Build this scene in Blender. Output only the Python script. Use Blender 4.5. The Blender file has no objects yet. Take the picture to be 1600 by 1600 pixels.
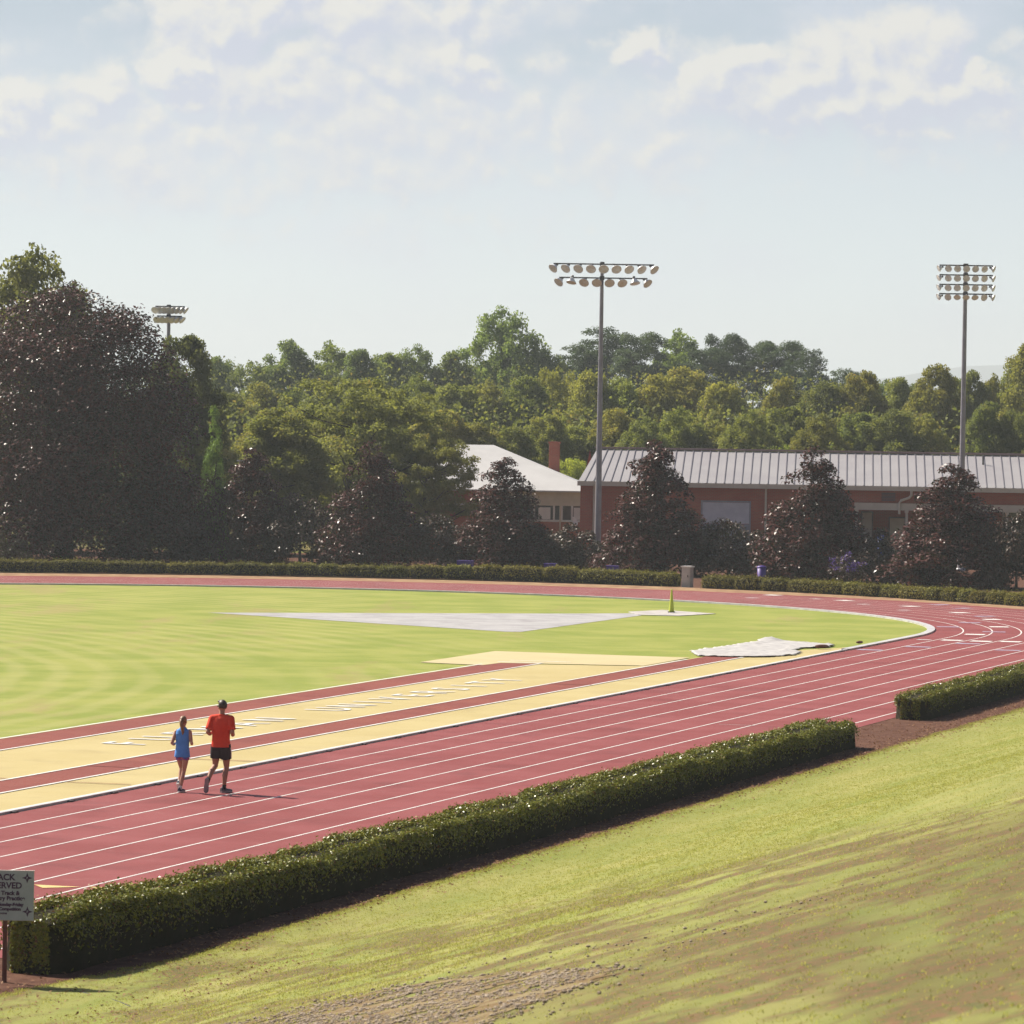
import bpy, bmesh, math, random
import numpy as np
from mathutils import Vector, Matrix, noise as mnoise

random.seed(4)
RNG = np.random.default_rng(7)
SC = bpy.context.scene
COL = SC.collection
R = math.radians

# ------------------------------------------------------------------ camera
FPX, PITCH, ROLL, CAMH = 7230.0, 0.020, 0.016, 7.584       # pixels of a 1600 px frame
cam_d = bpy.data.cameras.new('camera')
cam = bpy.data.objects.new('camera', cam_d); COL.objects.link(cam)
cam_d.sensor_width = 36.0
cam_d.lens = 36.0 * FPX / 1600.0
cam_d.clip_start = 0.5; cam_d.clip_end = 12000
_c, _s = math.cos(ROLL), math.sin(ROLL)
_R0 = Vector((1, 0, 0)); _U0 = Vector((0, math.sin(PITCH), math.cos(PITCH))); _F0 = Vector((0, math.cos(PITCH), -math.sin(PITCH)))
_right = _R0 * _c + _U0 * _s; _up = _U0 * _c - _R0 * _s
cam.matrix_world = Matrix(((_right.x, _up.x, -_F0.x, 0), (_right.y, _up.y, -_F0.y, 0), (_right.z, _up.z, -_F0.z, CAMH), (0, 0, 0, 1)))
cam_d.dof.use_dof = True; cam_d.dof.focus_distance = 130; cam_d.dof.aperture_fstop = 9
SC.camera = cam

# ------------------------------------------------------------------ sky and sun
SUN_TO = Vector((-0.80, 0.60, 0)).normalized(); SUN_EL = R(43.5)
SUN_DIR = Vector((SUN_TO.x * math.cos(SUN_EL), SUN_TO.y * math.cos(SUN_EL), math.sin(SUN_EL)))
sl = bpy.data.lights.new('sun', 'SUN'); sl.energy = 4.6; sl.angle = R(0.55); sl.color = (1.0, 0.93, 0.80)
sun = bpy.data.objects.new('sun', sl); COL.objects.link(sun)
sun.rotation_euler = (-SUN_DIR).to_track_quat('-Z', 'Y').to_euler(); sun.location = (0, 0, 60)
SC.view_settings.view_transform = 'Standard'; SC.view_settings.look = 'None'
SC.view_settings.gamma = 1.0; SC.view_settings.exposure = 0.95


class NT:
    """tiny helper for wiring shader nodes"""
    def __init__(self, tree):
        self.t = tree; tree.nodes.clear()
    def n(self, typ, **kw):
        nd = self.t.nodes.new(typ)
        for k, v in kw.items():
            if k == 'inp':
                for a, b in v.items(): self.set(nd.inputs[a], b)
            else: setattr(nd, k, v)
        return nd
    def set(self, sock, v):
        if isinstance(v, bpy.types.NodeSocket): self.t.links.new(v, sock)
        elif isinstance(v, (tuple, list)) and len(v) == 3 and sock.type == 'RGBA': sock.default_value = (*v, 1)
        else: sock.default_value = v
    def m(self, op, a, b=None, c=None, clamp=False):
        nd = self.n('ShaderNodeMath', operation=op); nd.use_clamp = clamp
        self.set(nd.inputs[0], a)
        if b is not None: self.set(nd.inputs[1], b)
        if c is not None: self.set(nd.inputs[2], c)
        return nd.outputs[0]
    def mix(self, f, a, b, blend='MIX'):
        nd = self.n('ShaderNodeMix', data_type='RGBA', blend_type=blend); nd.clamp_factor = True
        self.set(nd.inputs[0], f); self.set(nd.inputs[6], a); self.set(nd.inputs[7], b)
        return nd.outputs[2]
    def noise(self, vec, scale, detail=4, rough=0.55, dist=0.0):
        nd = self.n('ShaderNodeTexNoise', inp={'Scale': scale, 'Detail': detail, 'Roughness': rough, 'Distortion': dist})
        self.set(nd.inputs['Vector'], vec); return nd.outputs['Fac']
    def step(self, v, lo, hi):
        nd = self.n('ShaderNodeMapRange', interpolation_type='SMOOTHSTEP')
        self.set(nd.inputs[0], v); nd.inputs[1].default_value = lo; nd.inputs[2].default_value = hi
        return nd.outputs[0]
    def xyz(self, x, y, z=0.0):
        nd = self.n('ShaderNodeCombineXYZ'); self.set(nd.inputs[0], x); self.set(nd.inputs[1], y); self.set(nd.inputs[2], z)
        return nd.outputs[0]


def build_world():
    w = bpy.data.worlds.new('World'); SC.world = w; w.use_nodes = True
    t = NT(w.node_tree)
    sky = t.n('ShaderNodeTexSky', sky_type='NISHITA'); sky.sun_disc = False
    sky.sun_elevation = SUN_EL; sky.sun_rotation = math.atan2(SUN_TO.x, SUN_TO.y)
    sky.air_density = 1.2; sky.dust_density = 2.5; sky.ozone_density = 1.5
    tc = t.n('ShaderNodeTexCoord'); sep = t.n('ShaderNodeSeparateXYZ'); t.set(sep.inputs[0], tc.outputs['Generated'])
    x, y, z = sep.outputs
    az = t.m('ARCTAN2', x, y); el = t.m('ARCSINE', z)
    # work in 'degrees x 10' so that cloud lumps are a unit or so across
    A = t.m('MULTIPLY', az, 57.3); E = t.m('MULTIPLY', el, 57.3)
    # cumulus heads: azimuth, elevation, half width, half height in degrees, weight
    K = 57.3 / FPX
    lumps = [(560, 200, 300, 120, .50), (1250, 160, 320, 70, .48), (150, 220, 280, 90, .46), (240, 270, 210, 50, .5), (500, 260, 230, 60, .45), (1000, 220, 170, 60, .42), (700, 60, 200, 90, .4), (330, 50, 95, 60, 1), (285, 130, 55, 42, 1), (390, 150, 75, 50, .8), (545, 40, 75, 75, .9), (600, 120, 60, 40, .6), (690, 112, 60, 32, 1), (680, 20, 45, 45, .8),
             (140, 160, 62, 38, 1), (15, 185, 45, 55, .9), (60, 215, 90, 35, .6), (470, 150, 90, 60, .6), (240, 230, 190, 40, .45), (420, 10, 110, 40, .8),
             (990, 75, 85, 22, .75), (1110, 125, 75, 40, 1.1), (1200, 140, 95, 40, 1), (1295, 100, 55, 52, 1.1), (1350, 110, 90, 66, 1.1), (1430, 75, 58, 52, 1.1), (1400, 140, 120, 46, 1.1), (1535, 140, 36, 30, 1), (1300, 165, 170, 32, .8),
             (1800, 60, 160, 60, .9), (-250, 120, 170, 70, .9)]
    def density(oa, oe):
        Ao, Eo = t.m('ADD', A, oa), t.m('ADD', E, oe)
        p = t.xyz(Ao, t.m('MULTIPLY', Eo, 1.15), 0.0)
        wn = t.n('ShaderNodeTexNoise', inp={'Scale': 1.25, 'Detail': 5, 'Roughness': .55}); t.set(wn.inputs['Vector'], p)
        ws = t.n('ShaderNodeSeparateColor'); t.set(ws.inputs[0], wn.outputs['Color'])
        A2 = t.m('ADD', Ao, t.m('MULTIPLY', t.m('SUBTRACT', ws.outputs[0], .5), 1.5))
        E2 = t.m('ADD', Eo, t.m('MULTIPLY', t.m('SUBTRACT', ws.outputs[1], .5), 1.3))
        tot = None; P2 = t.xyz(A2, E2, 0.0)
        for (px, py, rx, ry, wgt) in lumps:
            ca, ce = (px - 800) * K, (655.4 - py) * K; ix, iy = 1 / (rx * K * 1.18), 1 / (ry * K * 1.18)
            vm = t.n('ShaderNodeVectorMath', operation='MULTIPLY_ADD'); t.set(vm.inputs[0], P2)
            vm.inputs[1].default_value = (ix, iy, 0); vm.inputs[2].default_value = (-ca * ix, -ce * iy, 0)
            ln = t.n('ShaderNodeVectorMath', operation='LENGTH'); t.t.links.new(vm.outputs[0], ln.inputs[0])
            g = t.m('MULTIPLY_ADD', ln.outputs['Value'], -wgt, 1.45 * wgt)
            tot = g if tot is None else t.m('SMOOTH_MAX', tot, g, .22)
        puff = t.n('ShaderNodeTexVoronoi', feature='SMOOTH_F1', inp={'Scale': 2.6, 'Smoothness': .7}); t.set(puff.inputs['Vector'], t.xyz(A2, E2, 0.0))
        return t.m('ADD', t.m('ADD', tot, t.m('MULTIPLY', t.m('SUBTRACT', t.noise(p, 3.4, 5, .55), .5), .60)), t.m('MULTIPLY', t.m('SUBTRACT', .45, puff.outputs['Distance']), .62))
    dens = density(0.0, 0.0); dens2 = density(-.10, .16)
    mask = t.step(dens, -.05, .75)
    lit = t.m('ADD', .46, t.m('MULTIPLY', t.m('SUBTRACT', dens, dens2), 1.7), clamp=True)
    # thin veil everywhere low, thicker toward the middle of the bowl
    veil = t.step(t.noise(t.xyz(t.m('MULTIPLY', A, .55), E, 3.0), .62, 5, .55), .40, .72)
    ramp = t.n('ShaderNodeValToRGB'); t.set(ramp.inputs[0], t.m('DIVIDE', E, 12.0, clamp=True))
    cr = ramp.color_ramp; cr.elements[0].position = 0; cr.elements[0].color = (.395, .440, .430, 1)
    for pos, c in ((.14, (.375, .432, .448, 1)), (.26, (.325, .375, .412, 1)), (.40, (.238, .288, .342, 1)), (.60, (.18, .235, .30, 1))):
        e_ = cr.elements.new(pos); e_.color = c
    cr.elements[-1].position = 1.0; cr.elements[-1].color = (.16, .24, .36, 1)
    low = ramp.outputs[0]
    low = t.mix(t.m('MULTIPLY', veil, .55), low, (.345, .365, .425))
    ccol = t.mix(lit, (.295, .315, .385), (.420, .410, .385))
    low = t.mix(t.m('MULTIPLY', mask, .92), low, ccol)
    # above the haze band the clear-air sky takes over
    hi = t.mix(1.0, sky.outputs[0], (.040, .038, .043), 'MULTIPLY')
    side = t.m('ADD', t.m('MULTIPLY', x, SUN_TO.x), t.m('MULTIPLY', y, SUN_TO.y))
    dim = t.m('ADD', .30, t.m('MULTIPLY', t.step(side, -.75, .45), .70))
    g3 = t.n('ShaderNodeCombineColor')
    for i in range(3): t.set(g3.inputs[i], dim)
    low = t.mix(1.0, low, g3.outputs[0], 'MULTIPLY')
    up = t.step(E, 7.0, 26.0)
    col = t.mix(up, low, hi)
    bg = t.n('ShaderNodeBackground'); t.set(bg.inputs[0], col); bg.inputs[1].default_value = 1.0
    out = t.n('ShaderNodeOutputWorld'); t.t.links.new(bg.outputs[0], out.inputs[0])
build_world()

# ------------------------------------------------------------------ measuring helpers (photo pixel -> world point)
def ray(px, py):
    a, b = px - 800, py - 800
    u = _c * a + _s * b; v = -_s * a + _c * b
    cp, sp = math.cos(PITCH), math.sin(PITCH)
    return Vector((u, FPX * cp - v * sp, -FPX * sp - v * cp))
def at(px, py, Y):
    d = ray(px, py); return Vector((0, 0, CAMH)) + d * (Y / d.y)
def back(px, py, z=0.0):
    d = ray(px, py); return Vector((0, 0, CAMH)) + d * ((z - CAMH) / d.z)
TH, D0, T0, RAD = 0.295, 34.311, 163.268, 29.573
UV = Vector((math.sin(TH), math.cos(TH))); NV = Vector((-math.cos(TH), math.sin(TH)))
CEN = NV * (D0 + RAD) + UV * T0
LW = 1.07
def dt(d, t, z=0.0):
    p = NV * d + UV * t; return Vector((p.x, p.y, z))
def to_dt(p):
    q = Vector((p[0], p[1])); return q.dot(NV), q.dot(UV)

# ------------------------------------------------------------------ object helpers
def tag(o, label=None, cat=None, group=None, kind=None):
    if label: o['label'] = label
    if cat: o['category'] = cat
    if group: o['group'] = group
    if kind: o['kind'] = kind
    return o
def empty(name, loc, rz=0.0):
    o = bpy.data.objects.new(name, None); COL.objects.link(o); o.location = loc; o.rotation_euler = (0, 0, rz)
    o.empty_display_size = .3
    return o
def link_mesh(name, me, parent=None):
    o = bpy.data.objects.new(name, me); COL.objects.link(o)
    if parent is not None: o.parent = parent
    return o
def copy_tree(o, parent=None):
    c = o.copy(); COL.objects.link(c)
    if parent is not None: c.parent = parent
    for ch in list(o.children): copy_tree(ch, c)
    return c

class MB:
    def __init__(self): self.v = []; self.f = []; self.mi = []; self.sm = []
    def add(self, vs, fs, mi=0, smooth=False):
        o = len(self.v); self.v += [tuple(p) for p in vs]
        for f in fs: self.f.append([i + o for i in f]); self.mi.append(mi); self.sm.append(smooth)
    def box(self, x0, x1, y0, y1, z0, z1, mi=0, M=None):
        vs = [Vector(p) for p in ((x0, y0, z0), (x1, y0, z0), (x1, y1, z0), (x0, y1, z0), (x0, y0, z1), (x1, y0, z1), (x1, y1, z1), (x0, y1, z1))]
        if M is not None: vs = [M @ p for p in vs]
        self.add(vs, [(0, 3, 2, 1), (4, 5, 6, 7), (0, 1, 5, 4), (1, 2, 6, 5), (2, 3, 7, 6), (3, 0, 4, 7)], mi)
    def tube(self, pts, rad, n=8, mi=0, caps=True):
        pts = [Vector(p) for p in pts]; rings = []
        prev = None
        for i, p in enumerate(pts):
            d = (pts[min(i + 1, len(pts) - 1)] - pts[max(i - 1, 0)]).normalized()
            a = d.orthogonal().normalized() if prev is None else (prev - d * prev.dot(d)).normalized()
            prev = a; b = d.cross(a); r = rad[i] if hasattr(rad, '__len__') else rad
            rings.append([p + (a * math.cos(2 * math.pi * k / n) + b * math.sin(2 * math.pi * k / n)) * r for k in range(n)])
        vs = [q for rg in rings for q in rg]; fs = []
        for i in range(len(pts) - 1):
            for k in range(n):
                k2 = (k + 1) % n; fs.append((i * n + k, i * n + k2, (i + 1) * n + k2, (i + 1) * n + k))
        self.add(vs, fs, mi, True)
        if caps:
            self.add(rings[0], [tuple(reversed(range(n)))], mi); self.add(rings[-1], [tuple(range(n))], mi)
    def lathe(self, prof, M=None, n=14, mi=0, smooth=True):
        vs = []
        for (r, z) in prof:
            for k in range(n):
                p = Vector((r * math.cos(2 * math.pi * k / n), r * math.sin(2 * math.pi * k / n), z)); vs.append(M @ p if M is not None else p)
        fs = []
        for i in range(len(prof) - 1):
            for k in range(n):
                k2 = (k + 1) % n; fs.append((i * n + k, i * n + k2, (i + 1) * n + k2, (i + 1) * n + k))
        self.add(vs, fs, mi, smooth)
    def build(self, name, mats, parent=None):
        me = bpy.data.meshes.new(name); me.from_pydata(self.v, [], self.f)
        mats = mats if isinstance(mats, (list, tuple)) else [mats]
        for m in mats: me.materials.append(m)
        me.polygons.foreach_set('material_index', self.mi); me.polygons.foreach_set('use_smooth', self.sm)
        me.update()
        return link_mesh(name, me, parent)

def np_quads(name, V, mat, var=None, parent=None, link=True):
    """V: (n,4,3) array of separate quads -> one mesh with a per-face random number"""
    n = len(V); me = bpy.data.meshes.new(name)
    me.vertices.add(n * 4); me.vertices.foreach_set('co', np.ascontiguousarray(V, dtype=np.float32).ravel())
    me.loops.add(n * 4); me.loops.foreach_set('vertex_index', np.arange(n * 4, dtype=np.int32))
    me.polygons.add(n); me.polygons.foreach_set('loop_start', np.arange(0, n * 4, 4, dtype=np.int32))
    me.materials.append(mat)
    at_ = me.attributes.new('lv', 'FLOAT', 'FACE')
    at_.data.foreach_set('value', (RNG.random(n) if var is None else var).astype(np.float32))
    me.update(calc_edges=True); me.validate()
    return link_mesh(name, me, parent) if link else me

def leaf_quads(C, N, L, W, fold=0.18):
    """kite leaves at C with normals N"""
    n = len(C); N = N / (np.linalg.norm(N, axis=1, keepdims=True) + 1e-9)
    r = RNG.normal(size=(n, 3)); A = r - N * (r * N).sum(1, keepdims=True); A /= np.linalg.norm(A, axis=1, keepdims=True) + 1e-9
    B = np.cross(N, A); L = np.asarray(L).reshape(-1, 1); W = np.asarray(W).reshape(-1, 1)
    k = RNG.uniform(-.25, .25, (n, 1))
    return np.stack([C - A * L * .5, C + B * W * .5 + A * L * k * .5 + N * W * fold, C + A * L * .5, C - B * W * .5 + A * L * k * .5 + N * W * fold], 1)

def sphere_dirs(n):
    v = RNG.normal(size=(n, 3)); return v / np.linalg.norm(v, axis=1, keepdims=True)

# ------------------------------------------------------------------ materials
def pmat(name, col, rough=.7, spec=.3, metal=0.0, var=None, vscale=3.0, vdetail=5, bump=0.0, bscale=40.0, coords='Object', fine=None, wear=None):
    m = bpy.data.materials.new(name); m.use_nodes = True; t = NT(m.node_tree)
    tc = t.n('ShaderNodeTexCoord'); v = tc.outputs[coords]
    b = t.n('ShaderNodeBsdfPrincipled', inp={'Roughness': rough, 'Metallic': metal, 'Specular IOR Level': spec})
    c = (*col, 1)
    if var is not None:
        c = t.mix(t.step(t.noise(v, vscale, vdetail, .6), .32, .68), (*col, 1), (*var, 1))
    if fine is not None:
        f = t.noise(v, fine[0], 3, .6)
        g = t.n('ShaderNodeCombineColor'); k = t.m('ADD', 1 - fine[1], t.m('MULTIPLY', f, 2 * fine[1]))
        for i in range(3): t.set(g.inputs[i], k)
        c = t.mix(1.0, c, g.outputs[0], 'MULTIPLY')
    if wear:
        c = t.mix(t.m('MULTIPLY', t.step(t.noise(v, wear[0], 8, .65, .3), .50, .70), wear[1]), c, t.mix(1.0, c, (.55, .5, .52, 1), 'MULTIPLY'))
        c = t.mix(t.m('MULTIPLY', t.step(t.noise(v, wear[0] * 2.7, 6, .7, .5), .58, .74), wear[1] * .8), c, t.mix(.5, c, (.42, .26, .22, 1)))
    t.set(b.inputs['Base Color'], c)
    if bump:
        bn = t.n('ShaderNodeBump', inp={'Strength': bump, 'Distance': .02}); t.set(bn.inputs['Height'], t.noise(v, bscale, 4, .6)); t.set(b.inputs['Normal'], bn.outputs[0])
    o = t.n('ShaderNodeOutputMaterial'); t.t.links.new(b.outputs[0], o.inputs[0])
    return m

def leafmat(name, c1, c2, back=None, rough=.45, spec=.4, transl=.3, tcol=None, objcol=True, hue3=None):
    m = bpy.data.materials.new(name); m.use_nodes = True; t = NT(m.node_tree)
    a = t.n('ShaderNodeAttribute', attribute_name='lv')
    c = t.mix(a.outputs['Fac'], (*c1, 1), (*c2, 1))
    if hue3: c = t.mix(t.step(a.outputs['Fac'], .90, .97), c, (*hue3, 1))
    if objcol:
        oi = t.n('ShaderNodeObjectInfo'); c = t.mix(1.0, c, oi.outputs['Color'], 'MULTIPLY')
    if back:
        g = t.n('ShaderNodeNewGeometry'); c = t.mix(g.outputs['Backfacing'], c, (*back, 1))
    b = t.n('ShaderNodeBsdfPrincipled', inp={'Roughness': rough, 'Specular IOR Level': spec}); t.set(b.inputs['Base Color'], c)
    o = t.n('ShaderNodeOutputMaterial')
    if transl:
        tr = t.n('ShaderNodeBsdfTranslucent'); t.set(tr.inputs[0], t.mix(1.0, c, (*(tcol or (1.3, 1.25, .6)), 1), 'MULTIPLY'))
        mx = t.n('ShaderNodeMixShader', inp={0: transl}); t.t.links.new(b.outputs[0], mx.inputs[1]); t.t.links.new(tr.outputs[0], mx.inputs[2])
        t.t.links.new(mx.outputs[0], o.inputs[0])
    else: t.t.links.new(b.outputs[0], o.inputs[0])
    return m

def grassmat(name, kind):
    """field grass in world coordinates d (across the straight) and t (along it)"""
    m = bpy.data.materials.new(name); m.use_nodes = True; t = NT(m.node_tree)
    g = t.n('ShaderNodeNewGeometry'); sep = t.n('ShaderNodeSeparateXYZ'); t.set(sep.inputs[0], g.outputs['Position'])
    x, y, z = sep.outputs
    d = t.m('ADD', t.m('MULTIPLY', x, NV.x), t.m('MULTIPLY', y, NV.y)); tt = t.m('ADD', t.m('MULTIPLY', x, UV.x), t.m('MULTIPLY', y, UV.y))
    pos = t.xyz(x, y, 0.0)
    fine = t.noise(pos, 55, 3, .7); mid = t.noise(pos, 9, 4, .65); big = t.noise(pos, .35, 4, .55)
    if kind == 'bank':
        band = t.noise(t.xyz(t.m('MULTIPLY', d, .95), t.m('MULTIPLY', tt, .15), 0.0), 1.0, 6, .6, .3)
        c = t.mix(t.step(band, .22, .76), (.175, .210, .040, 1), (.285, .275, .085, 1))
        c = t.mix(t.m('MULTIPLY', t.step(t.noise(t.xyz(t.m('MULTIPLY', d, .5), t.m('MULTIPLY', tt, .12), 4.0), 1.3, 5, .65), .48, .70), .55), c, (.35, .31, .11, 1))
        c = t.mix(t.m('MULTIPLY', t.step(mid, .45, .75), .25), c, (.31, .28, .08, 1))
        # vignette painted into the grass colour, darker brown-olive toward the top of the bank
        tawny = t.m('MULTIPLY', t.step(d, 17.0, 5.5), t.step(t.noise(t.xyz(t.m('MULTIPLY', x, .26), t.m('MULTIPLY', y, .055), 6.0), 1.0, 5, .55), .22, .70))
        c = t.mix(t.m('MULTIPLY', tawny, .92), c, t.mix(t.step(t.noise(t.xyz(t.m('MULTIPLY', x, .55), t.m('MULTIPLY', y, .11), 1.0), 1.3, 7, .62), .34, .66), (.082, .050, .018, 1), (.092, .102, .024, 1)))
        foot = t.m('MULTIPLY', t.step(tt, 70.0, 58.0), t.step(t.noise(t.xyz(d, t.m('MULTIPLY', tt, .4), 2.0), 1.2, 5, .6), .40, .58))  # bare, worn soil by the drain, with the shade at the foot painted in
        c = t.mix(t.m('MULTIPLY', foot, .85), c, t.mix(t.step(mid, .4, .6), (.17, .075, .045, 1), (.075, .085, .025, 1)))
        c = t.mix(t.step(fine, .30, .42), t.mix(1.0, c, (.78, .82, .72, 1), 'MULTIPLY'), c)
        c = t.mix(t.m('MULTIPLY', t.step(fine, .60, .70), .5), c, (.38, .34, .13, 1))
        grain = t.noise(pos, 150, 2, .7); g4 = t.n('ShaderNodeCombineColor'); kk = t.m('ADD', .72, t.m('MULTIPLY', grain, .56))
        for i in range(3): t.set(g4.inputs[i], kk)
        c = t.mix(1.0, c, g4.outputs[0], 'MULTIPLY')
        bs = .45
    else:
        # mower passes: long slightly curved stripes running away from the camera
        ax, ay = t.m('ADD', x, 74.0), t.m('SUBTRACT', y, 128.0)
        sx = t.m('ADD', t.m('SQRT', t.m('ADD', t.m('MULTIPLY', ax, ax), t.m('MULTIPLY', ay, ay))), t.m('MULTIPLY', t.noise(pos, .12, 2, .5), 1.2))
        st = t.m('SINE', t.m('MULTIPLY', sx, 5.0))
        area = t.m('MULTIPLY', t.step(t.noise(t.xyz(t.m('MULTIPLY', x, .09), t.m('MULTIPLY', y, .03), 7.0), 1.0, 3, .5), .36, .55), t.step(x, 6.0, -6.0))
        c = t.mix(t.step(big, .35, .65), (.205, .245, .040, 1), (.280, .295, .066, 1))
        c = t.mix(t.m('MULTIPLY', t.m('MULTIPLY', t.step(st, -.6, 1.0), area), .34), c, (.37, .345, .13, 1))
        c = t.mix(t.m('MULTIPLY', t.step(t.m('ADD', t.noise(t.xyz(x, t.m('MULTIPLY', y, .22), 1.0), .33, 5, .68), t.m('MULTIPLY', t.step(x, 4.0, -16.0), .06)), .58, .74), .6), c, (.30, .235, .10, 1))
        c = t.mix(t.m('MULTIPLY', t.step(mid, .52, .7), .35), c, (.26, .25, .075, 1))
        c = t.mix(t.step(fine, .28, .44), t.mix(1.0, c, (.55, .62, .5, 1), 'MULTIPLY'), c)
        bs = .35
    b = t.n('ShaderNodeBsdfPrincipled', inp={'Roughness': .75, 'Specular IOR Level': .10}); t.set(b.inputs['Base Color'], c)
    bn = t.n('ShaderNodeBump', inp={'Strength': bs, 'Distance': .03}); t.set(bn.inputs['Height'], t.m('ADD', fine, t.m('MULTIPLY', mid, .6))); t.set(b.inputs['Normal'], bn.outputs[0])
    o = t.n('ShaderNodeOutputMaterial'); t.t.links.new(b.outputs[0], o.inputs[0])
    return m

def brickmat(name, a, b_, mortar, scale=1.0):
    m = bpy.data.materials.new(name); m.use_nodes = True; t = NT(m.node_tree)
    tc = t.n('ShaderNodeTexCoord'); sep = t.n('ShaderNodeSeparateXYZ'); t.set(sep.inputs[0], tc.outputs['Object'])
    v = t.xyz(t.m('ADD', sep.outputs[0], sep.outputs[1]), sep.outputs[2], 0.0)
    br = t.n('ShaderNodeTexBrick', inp={'Color1': (*a, 1), 'Color2': (*b_, 1), 'Mortar': (*mortar, 1), 'Scale': scale, 'Mortar Size': .012, 'Brick Width': .22, 'Row Height': .075, 'Bias': -.1}); t.set(br.inputs['Vector'], v)
    c = t.mix(t.m('MULTIPLY', t.step(t.noise(tc.outputs['Object'], .9, 5, .6), .4, .7), .4), br.outputs['Color'], tuple(x * .65 for x in a) + (1,))
    b = t.n('ShaderNodeBsdfPrincipled', inp={'Roughness': .85, 'Specular IOR Level': .15}); t.set(b.inputs['Base Color'], c)
    bn = t.n('ShaderNodeBump', inp={'Strength': .35, 'Distance': .01}); t.set(bn.inputs['Height'], br.outputs['Fac']); bn.invert = True; t.set(b.inputs['Normal'], bn.outputs[0])
    o = t.n('ShaderNodeOutputMaterial'); t.t.links.new(b.outputs[0], o.inputs[0])
    return m

M = {}
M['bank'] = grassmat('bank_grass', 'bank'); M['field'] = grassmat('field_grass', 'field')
M['rubber'] = pmat('red_track_rubber', (.200, .041, .038), .66, .16, var=(.240, .060, .058), vscale=.35, bump=.25, bscale=90, coords='Object', fine=(30, .16), wear=(.55, .45))
M['rubber2'] = pmat('red_runway_rubber', (.195, .047, .034), .68, .15, var=(.225, .060, .040), vscale=.4, bump=.2, bscale=90, fine=(24, .14), wear=(.7, .4))
M['tan'] = pmat('yellow_runway_rubber', (.42, .335, .135), .62, .25, var=(.46, .375, .165), vscale=.3, bump=.2, bscale=80, fine=(20, .10), wear=(.45, .22))
M['beige'] = pmat('beige_takeoff_pad', (.46, .385, .205), .7, .25, var=(.50, .42, .23), vscale=.5, fine=(15, .08))
M['line'] = pmat('white_line_paint', (.72, .70, .66), .6, .3, var=(.58, .55, .52), vscale=1.6)
M['oldline'] = pmat('worn_line_paint', (.58, .53, .52), .6, .3, var=(.38, .26, .26), vscale=2.5)
M['blueline'] = pmat('faded_blue_paint', (.36, .34, .46), .6, .3, var=(.30, .2, .24), vscale=2.5)
M['yline'] = pmat('yellow_mark_paint', (.66, .47, .17), .6, .3, var=(.55, .4, .16), vscale=3)
M['concrete'] = pmat('pale_concrete', (.48, .45, .42), .8, .2, var=(.36, .33, .32), vscale=1.2, bump=.3, bscale=30, fine=(12, .1))
M['gravelw'] = pmat('white_grit', (.40, .39, .39), .9, .1, var=(.32, .31, .315), vscale=.7, bump=.6, bscale=25, fine=(9, .16), wear=(.8, .5))
M['drain'] = pmat('dark_drain_channel', (.055, .05, .055), .6, .4, var=(.09, .075, .075), vscale=4)
M['alu'] = pmat('aluminium_curb', (.60, .58, .57), .45, .4, .2, var=(.45, .43, .43), vscale=2)
M['mulch'] = pmat('pine_straw_mulch', (.080, .037, .027), .95, .05, var=(.135, .070, .047), vscale=3, vdetail=8, bump=.8, bscale=35, coords='Object', fine=(60, .35))
M['drystrip'] = pmat('dry_verge', (.36, .245, .14), .95, .05, var=(.22, .12, .075), vscale=1.3, vdetail=8, bump=.6, bscale=18, fine=(14, .3))
M['gravel'] = pmat('bank_gravel_soil', (.25, .20, .11), .95, .1, var=(.15, .095, .045), vscale=2.0, vdetail=7, bump=.8, bscale=22, fine=(40, .3))
M['stone'] = pmat('grey_stone', (.38, .31, .23), .85, .2, var=(.25, .19, .14), vscale=6)
M['bark'] = pmat('bark', (.085, .062, .048), .9, .1, var=(.05, .038, .03), vscale=4, bump=.6, bscale=14)
M['twig'] = pmat('hedge_core_twigs', (.030, .024, .014), .95, .05, var=(.018, .018, .008), vscale=8)
M['magnolia'] = leafmat('magnolia_leaf', (.022, .026, .010), (.050, .048, .016), back=(.088, .030, .024), rough=.34, spec=.13, transl=.12, hue3=(.17, .055, .024))
M['broad'] = leafmat('broad_leaf', (.140, .165, .050), (.285, .290, .105), rough=.6, spec=.06, transl=.46, hue3=(.28, .22, .08))
M['needle'] = leafmat('pine_needle', (.056, .082, .042), (.110, .135, .062), rough=.6, spec=.08, transl=.30)
M['bushleaf'] = leafmat('shrub_leaf', (.026, .032, .012), (.052, .054, .020), back=(.07, .036, .020), rough=.45, spec=.3, transl=.10)
M['hedgeleaf'] = leafmat('hedge_leaf', (.095, .116, .012), (.265, .258, .036), rough=.36, spec=.20, transl=.12, hue3=(.16, .07, .03))
M['boxleaf'] = leafmat('box_leaf', (.12, .125, .022), (.24, .22, .055), rough=.6, spec=.12, transl=.2)
M['blade'] = leafmat('grass_blade', (.26, .28, .06), (.40, .37, .13), rough=.7, spec=.05, transl=.62, tcol=(1.1, 1.1, .8), objcol=False, hue3=(.34, .31, .12))
M['litter'] = leafmat('fallen_leaf', (.16, .062, .03), (.30, .17, .08), rough=.7, spec=.2, transl=.1, objcol=False)
M['brick'] = brickmat('red_brick', (.43, .092, .050), (.35, .076, .045), (.30, .17, .12))
M['roofmetal'] = pmat('grey_roof_metal', (.315, .30, .305), .55, .3, .0, var=(.285, .27, .28), vscale=.5)
M['seam'] = pmat('roof_seam_metal', (.20, .185, .20), .5, .4)
M['ridge'] = pmat('brown_ridge_cap', (.30, .20, .185), .6, .3)
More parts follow.
